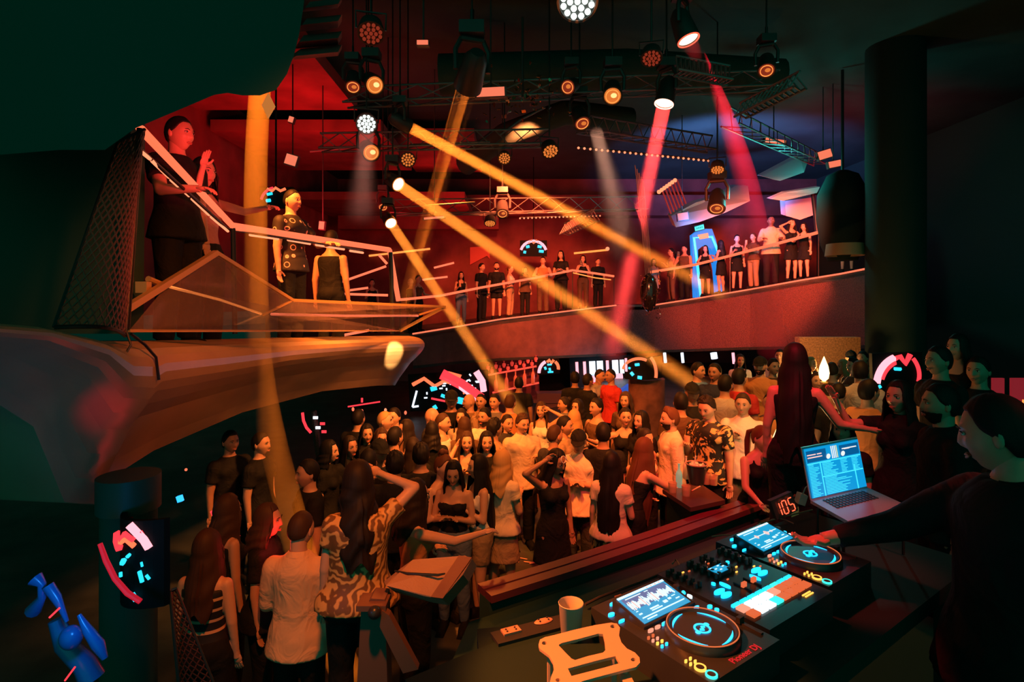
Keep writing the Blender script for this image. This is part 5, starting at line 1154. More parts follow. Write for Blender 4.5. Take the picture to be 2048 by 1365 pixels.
for i in range(5): MB().tube([gp(o, .07 + .012 * i, .17, Z1 + .003), gp(o, .115 + .012 * i, .16, Z1 + .003)], .0015, 5).build('scale_line', m_btno, t) if i < 2 else None
# laptop on its stand
t = thing('laptop', 'open laptop with a bright cyan track list on its screen', 'laptop', (1.46, 2.55, 2.36))
H0, H1 = P(1621, 1001, 2.58), P(1734, 975, 2.70); up = Vector((-.02, .05, .245)) * .92
mb = MB(); mb.slab([H0, H1], [H0 + up, H1 + up], (.002, .012, 0)); lid = mb.build('lid', m_alu, t)
def L(u, v, h=.0): return H0.lerp(H1, u) + up * v + Vector((.006, -.012, 0)) * (.35 + h)
mb = MB()
def qq(u0, v0, u1, v1, mi, h=.1): mb.prism([L(u0, v0, h), L(u1, v0, h), L(u1, v1, h), L(u0, v1, h)], (.0004, -.0012, 0), mi)
qq(.02, .03, .98, .97, 0, 0); rr = random.Random(11)
for i, (u0, u1) in enumerate(((.05, .2), (.22, .30), (.70, .80))): qq(u0, .83, u1, .85, 3)
qq(.04, .70, .38, .92, 2, .05); qq(.62, .70, .96, .92, 2, .05); qq(.05, .78, .30, .80, 3, .2); qq(.66, .84, .92, .86, 1, .2)
for u in (.40, .66):
    ce = L(u, .76, .3); mb.prism([ce + (H1 - H0).normalized() * .012 * math.cos(2 * PI * i / 16) + Vector((0, 0, .012 * math.sin(2 * PI * i / 16))) for i in range(16)], (.0004, -.0012, 0), 1)
for u in (.47, .50, .53, .56): qq(u, .70, u + .014, .94, 1 if u != .56 else 4, .15)
qq(.03, .66, .97, .68, 5, .1); qq(.24, .03, .255, .66, 5, .1); qq(.24, .38, .97, .40, 5, .1); qq(.82, .03, .835, .5, 5, .1)
for k in range(22):
    v = .05 + k * .028; qq(.04, v, .04 + rr.uniform(.08, .18), v + .010, 5)
    if v < .37: qq(.28, v, .28 + rr.uniform(.2, .48), v + .010, 5)
    else: qq(.28, v, .28 + rr.uniform(.10, .26), v + .012, 5); qq(.60, v, .60 + rr.uniform(.05, .12), v + .010, 5); qq(.80, v, .80 + rr.uniform(.08, .14), v + .010, 5)
mb.build('screen', [E('lap_blue', (.003, .25, .55), 1.3), E('lap_white', (.8, .85, .85), 1.1), E('lap_navy', (.002, .09, .26), 1.1), m_pinkw, E('lap_yellow', (.8, .8, .4), 1.0), E('lap_cyan', (.05, .65, .9), 1.4)], lid)
B0, B1 = H0 + Vector((.03, -.235, -.003)), H1 + Vector((.03, -.235, -.003)); mb = MB(); mb.slab([H0, H1], [B0, B1], (0, 0, -.014)); bs = mb.build('base', m_alu, t)
for j in range(5):
    for i in range(13):
        u, v = .14 + i * .056, .14 + j * .085; q0 = H0.lerp(H1, u).lerp(B0.lerp(B1, u), v); MB().box(q0 + Vector((.006, 0, .002)), (.012, .014, .003)).build('key', m_key, bs)
for p in (H0.lerp(B0, .3), H1.lerp(B1, .3)): pass
t = thing('laptop_stand', 'black folding stand under the open laptop', 'stand', (1.5, 2.5, TZ))
for p in (H0.lerp(B0, .2), H0.lerp(B0, .9), H1.lerp(B1, .2), H1.lerp(B1, .9)): MB().tube([p - Vector((0, 0, .02)), Vector((p.x, p.y, TZ + .004))], .006, 6).build('leg', m_steel, t)
MB().tube([H0.lerp(B0, .5) - Vector((0, 0, .022)), H1.lerp(B1, .5) - Vector((0, 0, .022))], .007, 6).build('cross_bar', m_steel, t)
# small orange power brick and 105 counter
t = thing('power_adapter', 'small orange-lit adapter box with a cable left of the laptop', 'adapter', P(1602, 1010, 2.75)); MB().box(P(1602, 998, 2.75), (.035, .04, .05), Matrix.Rotation(.3, 3, 'Y')).build('body', M('adapter_white', (.6, .55, .5), .5), t); MB().tube([P(1605, 990, 2.75), P(1611, 976, 2.75), P(1622, 968, 2.8)], .003, 6).build('cord', M('adapter_white'), t, smooth=True)
t = thing('bpm_counter', 'black counter box showing 105 in glowing red-orange digits', 'display', P(1568, 1036, 2.7)); ax = Vector((.91, .18, .30)).normalized(); az = Vector((-.30, .10, .95)).normalized(); c = P(1569, 1014, 2.7)
MB().box(c + Vector((0, .02, 0)), (.12, .03, .09), Matrix((ax, ax.cross(az) * -1, az)).transposed()).build('case', m_gear, t)
segs = {'1': 'bc', '0': 'abcdef', '5': 'afgcd'}; sp = dict(a=((-1, 2), (1, 2)), b=((1, 2), (1, 0)), c=((1, 0), (1, -2)), d=((-1, -2), (1, -2)), e=((-1, 0), (-1, -2)), f=((-1, 2), (-1, 0)), g=((-1, 0), (1, 0)))
for k, ch in enumerate('105'):
    mb = MB(); cc = c + ax * (-.036 + k * .036) + Vector((0, -.006, 0))
    for s_ in segs[ch]:
        (x0, y0), (x1, y1) = sp[s_]; p0 = cc + ax * x0 * .011 + az * y0 * .015; p1 = cc + ax * x1 * .011 + az * y1 * .015; d_ = (p1 - p0).normalized() * .003; mb.tube([p0 + d_, p1 - d_], .0026, 6)
    mb.build('digit', E('digit_red', (1.0, .10, .04), 2.2), t)
# cables
m_cab = M('cable_red', (.6, .22, .15), .5); m_cabk = M('cable_black', (.06, .04, .035), .5)
for lab, pts, r_, m_ in (('long thin orange-lit cable snaking from the counter over the table edge', [(1424, 1074), (1445, 1071), (1475, 1071), (1500, 1062), (1520, 1048), (1543, 1042), (1562, 1036), (1585, 1030), (1625, 1020)], .0035, m_cab), ('second orange-lit cable looping beside the counter', [(1541, 1041), (1552, 1037), (1570, 1040), (1587, 1048)], .003, m_cab), ('orange plug lead crossing behind the near player', [(1345, 1128), (1352, 1120), (1360, 1132), (1376, 1152), (1383, 1163)], .004, m_cab),
    ('red-lit cable end at the rear left corner of the near player', [(1230, 1195), (1242, 1191), (1252, 1194), (1258, 1204)], .004, m_cab), ('black cable trailing behind the near player toward the cup', [(1170, 1210), (1200, 1195), (1240, 1180), (1290, 1162), (1345, 1140)], .005, m_cabk), ('black cable loops behind the mixer', [(1384, 1160), (1376, 1140), (1386, 1125), (1400, 1140), (1420, 1120), (1440, 1112), (1470, 1105)], .004, m_cabk)):
    o = MB().tube([PZ(x, y, TZ + .02) for x, y in pts], r_, 6).build('cable', m_, smooth=True); tag(o, lab, 'cable')
rr = random.Random(9)
for i in range(6):
    x, y = 1400 + i * 17 + rr.uniform(-6, 6), 1128 - i * 9; o = MB().tube([PZ(x, y, TZ + .02), PZ(x + 4, y - 9, TZ + .05), PZ(x + 9, y - 2, TZ + .02)], .004, 6).build('plug_lead', m_cab, smooth=True); tag(o, 'short red-lit plug lead in the tangle of cables behind the mixer', 'cable', 'plug leads behind the mixer')
# cup
c = PZ(1142, 1208, TZ + .115); t = MB().lathe([(.028, -.115), (.032, -.11), (.0405, 0), (.042, .002), (.0405, .004), (.038, 0), (.030, -.105), (.001, -.107)], 32, Matrix.Translation(c)).build('paper_cup', M('cup_paper', (.62, .50, .40), .6), smooth=True); tag(t, 'white paper cup lit orange standing behind the bracket plate', 'cup')
# sockets
for lab, px, py, rx in (('rectangular socket plate with four holes at the left end of the black strip', 1022, 1263, 0), ('oval socket plate beside the paper cup', 1087, 1243, 1)):
    c = PZ(px, py, TZ + .012); t = thing('socket_plate', lab, 'socket', c); mb = MB(); R_ = Matrix.Rotation(.42, 3, 'Z')
    if rx: mb.ball(c, (.035, .016, .006), 18, 8, rot=R_)
    else: mb.box(c, (.062, .034, .01), R_)
    mb.build('plate', M('plate_pale', (.55, .28, .2), .5), t, smooth=bool(rx))
    for i in (-1, 1):
        for j in (-1, 1): MB().ball(c + R_ @ Vector((i * .016, j * .006, .006)), (.0035, .0035, .003), 8, 5).build('hole', m_gear, t)
t = MB().box(PZ(1060, 1262, TZ + .004), (.26, .07, .012), Matrix.Rotation(.42, 3, 'Z')).build('power_strip', m_gear); tag(t, 'long black power strip lying left of the paper cup', 'power strip')
# orange bracket plate with two windows and four bolt holes
PZ_ = TZ + .17
def arcpts(p, q, r, cx, cy): pass
out = [(1077, 1290), (1080, 1280), (1090, 1275), (1108, 1271), (1150, 1260), (1190, 1251), (1222, 1246), (1234, 1248), (1240, 1256), (1238, 1272), (1243, 1286), (1254, 1298), (1270, 1306), (1279, 1316), (1280, 1326), (1272, 1335), (1240, 1343), (1180, 1359), (1130, 1374), (1108, 1378), (1099, 1370), (1102, 1355), (1108, 1340), (1106, 1326), (1098, 1312), (1086, 1303), (1079, 1298)]
w1 = [(1117, 1291), (1123, 1287), (1160, 1278), (1196, 1268), (1206, 1269), (1209, 1282), (1211, 1301), (1206, 1306), (1176, 1313), (1150, 1321), (1143, 1318), (1130, 1305)]
w2 = [(1136, 1338), (1150, 1334), (1190, 1323), (1231, 1313), (1235, 1320), (1240, 1327), (1205, 1337), (1170, 1346), (1143, 1353), (1139, 1345)]
bm = bmesh.new(); loops = []
holes = [(1088.5, 1287), (1225.5, 1253.5), (1266.5, 1320), (1116, 1361)]
def ring_(pts): vs = [bm.verts.new(PZ(x, y, PZ_)) for x, y in pts]; return [bm.edges.new((vs[i], vs[(i + 1) % len(vs)])) for i in range(len(vs))]
es = ring_(out) + ring_(w1) + ring_(w2)
for hx, hy in holes: es += ring_([(hx + 5 * math.cos(2 * PI * i / 12), hy + 3.6 * math.sin(2 * PI * i / 12)) for i in range(12)])
bmesh.ops.triangle_fill(bm, use_beauty=True, use_dissolve=False, edges=es)
r_ = bmesh.ops.extrude_face_region(bm, geom=bm.faces[:]); bmesh.ops.translate(bm, verts=[v for v in r_['geom'] if isinstance(v, bmesh.types.BMVert)], vec=(0, 0, -.007)); bmesh.ops.recalc_face_normals(bm, faces=bm.faces)
base = PZ(1180, 1310, PZ_) - Vector((0, 0, .17)); me = bpy.data.meshes.new('plate'); bm.to_mesh(me); bm.free(); me.transform(Matrix.Translation(-base)); me.materials.append(M('bracket_satin', (.60, .42, .32), .45, metal=.15))
t = thing('stand_bracket', 'orange-lit metal bracket plate with two cut-out windows and bolt holes in the foreground', 'bracket', base); o = bpy.data.objects.new('plate', me); COL.objects.link(o); o.parent = t
for p in ((1100, 1300), (1228, 1268), (1250, 1330), (1120, 1362)): q_ = PZ(*p, PZ_); MB().tube([q_ - Vector((0, 0, .008)), Vector((q_.x, q_.y, TZ))], .008, 8).build('leg', M('bracket_satin'), t, smooth=True)
q0 = PZ(1245, 1343, PZ_); MB().prism([PZ(1238, 1346, PZ_ - .02), PZ(1256, 1341, PZ_ - .02), PZ(1285, 1400, PZ_ - .02), PZ(1262, 1400, PZ_ - .02)], (0, 0, -.008)).build('side_arm', M('bracket_satin'), t)
# wedge monitor on its stand, and the white-shirt man's table
m_wedge = M('monitor_grey', (.42, .27, .2), .6, bump=.2, bscale=80)
t = thing('monitor_speaker', 'angular orange-lit monitor speaker tilted on a stand left of the ledge', 'speaker', P(850, 1180, 3.2)); D0, D1 = 3.15, 3.5
f = [P(798, 1140, D1), P(826, 1120, D1), P(930, 1112, D1), P(944, 1118, D1 - .02), P(926, 1150, D0), P(884, 1199, D0), P(852, 1194, D0), P(772, 1172, D0), P(768, 1164, D0)]
MB().prism(f, (.02, .16, -.12)).build('cabinet', m_wedge, t)
MB().prism([P(918, 1113, D1 - .02), P(944, 1117, D1 - .04), P(886, 1199, D0 - .02), P(862, 1196, D0 - .02)], (0, -.012, .01)).build('front_baffle', M('baffle', (.25, .13, .1), .6), t)
MB().tube([P(790, 1143, D1 - .14), P(815, 1148, 3.28), P(876, 1151, 3.26), P(890, 1148, 3.28)], [.006, .008, .008, .005], 8).build('handle_bar', m_gear, t, smooth=True)
t = thing('speaker_stand', 'heavy dark stand with a slanting brace below the monitor speaker', 'stand', P(756, 1400, 3.2)); ms = M('stand_metal', (.22, .11, .08), .5, metal=.3)
MB().prism([P(742, 1198, 3.1), P(770, 1200, 3.1), P(786, 1805, 3.1), P(690, 1805, 3.1), P(722, 1222, 3.1)], (.0, .12, 0)).build('column', ms, t)
MB().prism([P(764, 1222, 3.04), P(778, 1232, 3.04), P(836, 1340, 3.04), P(806, 1348, 3.04), P(752, 1240, 3.04)], (0, .05, 0)).build('brace', ms, t); MB().ball(P(749, 1226, 3.03), .035, 14, 10).build('clamp_knob', m_gear, t, smooth=True)
MB().box(P(748, 1205, 3.12), (.16, .14, .03)).build('head_plate', ms, t)
o = MB().prism([P(694, 1160, 3.75), P(752, 1152, 3.75), P(760, 1200, 3.75), P(706, 1205, 3.75)], (.0, .3, 0)).build('drinks_box', m_gear); tag(o, 'small black box table between the white shirt and the patterned shirt', 'table')
# confetti on the floor
rr = random.Random(12)
for i in range(60):
    if i < 46: px, py = rr.gauss(1155, 38), rr.gauss(1093, 13); py -= (px - 1160) * .30
    else: px, py = rr.uniform(990, 1110), rr.uniform(1112, 1140)
    q_ = PZ(px, py, .012); o = MB().box(q_, (rr.uniform(.06, .11), .018, .004), Euler((rr.uniform(-.2, .2), rr.uniform(-.2, .2), rr.uniform(-1, 1))).to_matrix()).build('confetti_strip', M('confetti_paper', (.85, .62, .4), .6)); tag(o, 'pale paper confetti strip lying on the dark dance floor beyond the ledge', 'confetti', 'confetti strips on the dance floor')
# high table with ice bucket
fh = .35; tz = 1.38; c = P(1392, 985, 5.55); c.z = tz
t = thing('cocktail_table', 'tall square black table with drinks in front of the man in the floral shirt', 'table', (c.x, c.y, fh))
cr4 = [P(1325, 975, 5.75), P(1381, 997, 5.25), P(1450, 968, 5.45), P(1395, 945, 6.0)]
for q_ in cr4: q_.z = tz
MB().prism(cr4, (0, 0, -.04)).build('tabletop', M('table_wood_dark', (.10, .05, .035), .3), t)
cc = sum(cr4, Vector()) / 4; mb = MB(); A_ = [cc + (q_ - cc) * .86 for q_ in cr4]; mb.prism([Vector((a.x, a.y, tz - .04)) for a in A_], (0, 0, -(tz - fh - .05))); mb.build('body', m_tab, t)
def on(px, py, d=None, z=tz): return PZ(px, py, z)
b0 = on(1393, 968); t = thing('ice_bucket', 'black ice bucket filled with ice and a straw on the tall square table', 'bucket', b0)
MB().lathe([(.072, 0), (.078, .02), (.105, .20), (.112, .205), (.112, .212), (.10, .20), (.074, .02), (.001, .015)], 28, Matrix.Translation(b0)).build('pail', m_gear, t, smooth=True); MB().lathe([(.112, .203), (.114, .214), (.104, .214), (.104, .203)], 28, Matrix.Translation(b0), closed=True).build('rim', M('bucket_rim', (.5, .25, .2), .4), t)
rr = random.Random(3)
for i in range(22): a_, r2 = rr.uniform(0, 6.28), rr.uniform(0, .085); MB().box(b0 + Vector((r2 * math.cos(a_), r2 * math.sin(a_), .185 + rr.uniform(0, .02))), (.03, .03, .03), Euler((rr.random() * 3, rr.random() * 3, rr.random() * 3)).to_matrix()).build('ice_cube', M('ice', (.85, .75, .65), .1, spec=.8), t)
MB().tube([b0 + Vector((-.04, -.02, .16)), b0 + Vector((-.02, -.04, .30))], .008, 8).build('straw', M('ice'), t)
mg = M('drink_glass', (.75, .5, .3), .08, spec=.8, alpha=.55); md = M('drink_orange', (.75, .35, .08), .2)
for lab, px, py, s_ in (('rocks glass with orange drink at the near left of the tall table', 1345, 985, 1.1), ('rocks glass with orange drink at the near corner of the tall table', 1372, 992, 1.1), ('tumbler with ice right of the ice bucket', 1412, 968, 1.25), ('second tumbler at the right edge of the tall table', 1427, 970, 1.1)):
    q_ = on(px, py); t = thing('tumbler', lab, 'glass', q_); MB().lathe([(.034 * s_, 0), (.040 * s_, .09 * s_), (.037 * s_, .09 * s_), (.032 * s_, .01), (.001, .008)], 18, Matrix.Translation(q_)).build('glass_wall', mg, t, smooth=True); MB().lathe([(.030 * s_, .012), (.034 * s_, .055 * s_), (.001, .056 * s_)], 18, Matrix.Translation(q_)).build('drink', md, t, smooth=True)
for lab, px, py, m_ in (('clear bottle with teal glow standing left of the ice bucket', 1358, 975, M('teal_bottle', (.25, .6, .5), .1, spec=.8, emit=(.1, .6, .45), es=.25)), ('slim pale bottle behind the ice bucket', 1372, 958, M('pale_bottle', (.6, .55, .5), .1, spec=.8))):
    o = bottle_mb(on(px, py), .55, .24).build('bottle', m_, smooth=True); tag(o, lab, 'bottle')
o = MB().tube([on(1384, 984) + Vector((0, 0, .008)), on(1400, 975) + Vector((0, 0, .008))], .007, 8).build('striped_straw', MP('straw_stripes', (.6, .05, .05), (.8, .7, .5), 'wave', 30, .4, .6, dirv=(1, 1, 0)), smooth=True); tag(o, 'red and white striped straw lying at the front of the tall table', 'straw')
# ================================================================ the people
MATS['floral'] = MP('floral_cloth', (.012, .011, .010), (.62, .40, .14), 'noise', 7, .52, .56, .6, 2.5)
MATS['stripes'] = MP('stripe_cloth', (.01, .01, .01), (.6, .36, .18), 'wave', 4.2, .80, .86, .7, .3)
MATS['rings'] = MP('ring_cloth', (.012, .01, .01), (.75, .42, .38), 'ring', 10, .53, .56)
MATS['baroque'] = MP('baroque_cloth', (.16, .08, .03), (.62, .38, .13), 'wave', 9, .3, .7, .5, 14, (1, 1, 0))
MATS['camo'] = MP('camo_cloth', (.25, .16, .08), (.55, .38, .20), 'noise', 9, .45, .52, .8, 1)
MATS['checks'] = MP('check_cloth', (.02, .015, .012), (.4, .2, .12), 'noise', 16, .55, .6, .8)
TOCAM = 0.0
def yaw_to(px, d=0): return math.atan2((px - 1024) / F, 1.0) * -1  # turns the figure to face the lens
HAND = {}
def crowd(label, px, py, yaw=0, d=None, z=None, s=None, **k):
    """head centre at pixel px, py; yaw 0 faces the lens, + turns to the picture's right"""
    sex = k.get('sex', 'm'); lean = k.get('lean', 0); s = s or (1.0 if sex == 'm' else .98)
    hh = (1.655 if sex == 'm' else 1.60) * 1.0
    R_ = math.cos(lean); hz = (.95 + (hh - .95) * R_) * s
    if d is None:
        d = 8.0
        for _ in range(30):
            x = (px - 1024) / F * d; fz = floor_h(x) if z is None else z
            d = (EYE - fz - hz) * F / (py - HOR)
    x = (px - 1024) / F * d
    fz = (floor_h(x) if z is None else z)
    if z == 'auto': fz = EYE + (HOR - py) / F * d - hz
    # place so that the head, not the feet, sits on the pixel
    a = yaw_to(px) + yaw; off_ = -(hh - .95) * math.sin(lean) * s
    hx, hy = x, d; fwd = Vector((math.sin(a), -math.cos(a), 0)); loc = Vector((x, d, fz)) - fwd * (-off_)
    r = person(label, loc, a, s=s, **k)
    HAND[label] = r
    return r
B = PI  # back turned
# --- foreground left
crowd('man seen from behind in a pale button shirt near the monitor speaker', 598, 1036, yaw=2.75, d=4.1, z=-.02, pose=('down', 'drink'), hair='fade', hc='brown', top='longshirt', tc_='sand', bot='trousers', bc='black', head=(-.25, .1, 0), vox=.010, sk=0)
crowd('tall person with big dark hair, gold baroque-print shirt and bent arm', 716, 985, yaw=B, d=3.7, z=.40, sex='f', pose=('head', 'down'), hair='wavy', hc='dark', top='blouse', tc_='baroque', bot='trousers', bc='black', sk=0, s=1.05, vox=.010, wide=1.15)
crowd('bare-armed person reaching forward over the monitor speaker', 828, 1000, yaw=1.9, d=4.3, z='auto', sex='f', pose=('reach', 'clasp'), hair='mid', hc='dark', top='tank', tc_='orange', bot='trousers', bc='black', sk=0, vox=.010)
crowd('man with a red-lit face in profile in the shadow left of the long-haired figure', 618, 965, yaw=-1.3, pose=('down', 'down'), hair='short', tc_='black', sk=1, d=5.4)
crowd('woman with dark hair looking right in the shadows beside the red-lit man', 656, 955, yaw=1.15, sex='f', hair='bob', tc_='black', sk=0, d=6.4)
crowd('person with a red-lit profile low in the dark aisle left of the pale shirt', 532, 1110, yaw=1.2, d=4.4, sex='f', hair='bob', hc='brown', tc_='black', sk=1)
crowd('woman seen from behind in a black top with thin pale stripes, lower left', 412, 1160, yaw=2.6, d=3.9, sex='f', pose=('down', 'down'), hair='long', hc='brown', top='tank', tc_='stripes', bot='trousers', bc='black', sk=0, vox=.011)
crowd('dim figure with one bare arm beside the woman in the striped top', 452, 1130, yaw=2.0, d=4.6, sex='f', hair='mid', hc='brown', top='tank', tc_='black', sk=1)
crowd('dim figure facing right in the far dark of the left aisle', 520, 975, yaw=1.0, d=6.5, hair='short', tc_='black', sk=1)
crowd('shadowy man in the darkest part of the left aisle', 460, 985, yaw=.5, d=6.6, hair='short', tc_='black', sk=2)
# --- front row
crowd('woman with a red updo smiling at her neighbour, front row', 882, 938, yaw=.7, sex='f', pose=('clasp', 'chest'), hair='updo', hc='auburn', top='tank', tc_='black', bot='trousers', bc='black', sk=0, head=(.2, .1, .1))
crowd('woman looking down in a black strapless top and jeans, hands clasped', 908, 946, yaw=-.25, sex='f', pose=('clasp', 'clasp'), hair='long', hc='black', top='tube', tc_='black', bot='jeans', bc='denim', sk=1, head=(.15, .3, 0))
crowd('woman in profile with long black hair and a pale shoulder bag', 958, 938, yaw=-1.25, sex='f', pose=('drink', 'drink'), hair='xlong', hc='black', top='tank', tc_='white', bot='shorts', bc='khaki', sk=0)
crowd('light-haired woman with her back turned behind the woman with the bag', 1003, 930, yaw=2.6, sex='f', pose=('drink', 'down'), hair='mid', hc='blonde', top='blouse', tc_='cream', bot='skirt', bc='khaki', sk=1)
crowd('big dark silhouette with its back turned at the left of the front row', 842, 985, yaw=B, d=6.0, sex='m', hair='curly', top='tee', tc_='black', bot='trousers', bc='black', sk=2, wide=1.12)
crowd('dark curly head seen from behind left of the front row', 790, 930, yaw=B, sex='m', hair='curly', tc_='black', sk=2)
crowd('woman with white sunglasses on her head before the cap man', 1106, 925, yaw=.55, sex='f', pose=('head', 'down'), hair='long', hc='black', top='dress', tc_='black', sk=2, head=(.3, .25, 0), s=1.02)
crowd('man in a black cap and open pale shirt near the middle of the crowd', 1158, 880, yaw=-.1, sex='m', pose=('clasp', 'clasp'), hair='buzz', cap='black', top='shirt', tc_='cream', bot='trousers', bc='charcoal', sk=1, head=(0, .2, 0))
crowd('woman with long black hair seen from behind in a draped pale top', 1222, 935, yaw=B - .3, sex='f', pose=('drink', 'down'), hair='xlong', hc='black', top='blouse', tc_='cream', bot='skirt', bc='floral', sk=0)
crowd('woman with a bare back and long brown hair leaning to the tall table', 1288, 925, yaw=2.3, d=5.9, sex='f', pose=('reach', 'table'), lean=.28, hair='xlong', hc='auburn', top='tube', tc_='black', bot='skirt', bc='black', sk=0, s=.98)
crowd('woman with tied hair sipping a drink beside the tall table', 1287, 880, yaw=.75, d=6.6, z=.1, sex='f', pose=('sip', 'down'), hair='bun', hc='dark', top='tank', tc_='cream', bot='trousers', bc='black', sk=1, head=(.1, .1, 0))
crowd('bearded man in profile in a beige shirt by the tall table', 1342, 838, yaw=-1.25, d=6.6, z='auto', sex='m', pose=('drink', 'down'), hair='quiff', hc='auburn', top='longshirt', tc_='cream', bot='trousers', bc='black', sk=0, beard=True)
crowd('tall man in a black shirt with gold flowers looking down', 1418, 812, yaw=-.45, d=6.45, z='auto', sex='m', pose=('drink', 'down'), hair='curly', hc='dark', top='tee', tc_='floral', bot='trousers', bc='black', sk=0, head=(0, .35, 0), s=1.04, vox=.011)
crowd('man in a bright yellow-lit white shirt looking at the lens', 1486, 808, yaw=-.15, d=6.7, z='auto', sex='m', pose=('chest', 'down'), hair='short', hc='brown', top='shirt', tc_='white', bot='trousers', bc='khaki', sk=0, head=(0, .05, 0))
crowd('woman in a low-cut black halter top turning to the white-hot lamp', 1520, 880, yaw=.55, d=5.6, z='auto', sex='f', pose=('table', 'down'), lean=.12, hair='pony', hc='auburn', top='tank', tc_='black', bot='trousers', bc='black', sk=0, head=(.4, .1, 0), s=.98, vox=.011)
crowd('person with very long straight black hair seen from behind, tallest figure right of centre', 1590, 728, yaw=B, d=4.6, z='auto', sex='f', pose=('side', 'down'), hair='xlong', hc='black', top='tank', tc_='black', bot='trousers', bc='black', sk=1, s=1.06)
crowd('woman with black hair facing the lens just above the laptop', 1685, 863, yaw=-.1, d=4.6, z='auto', sex='f', pose=('down', 'down'), hair='long', hc='black', top='blouse', tc_='black', bot='trousers', bc='black', sk=0, s=.96)
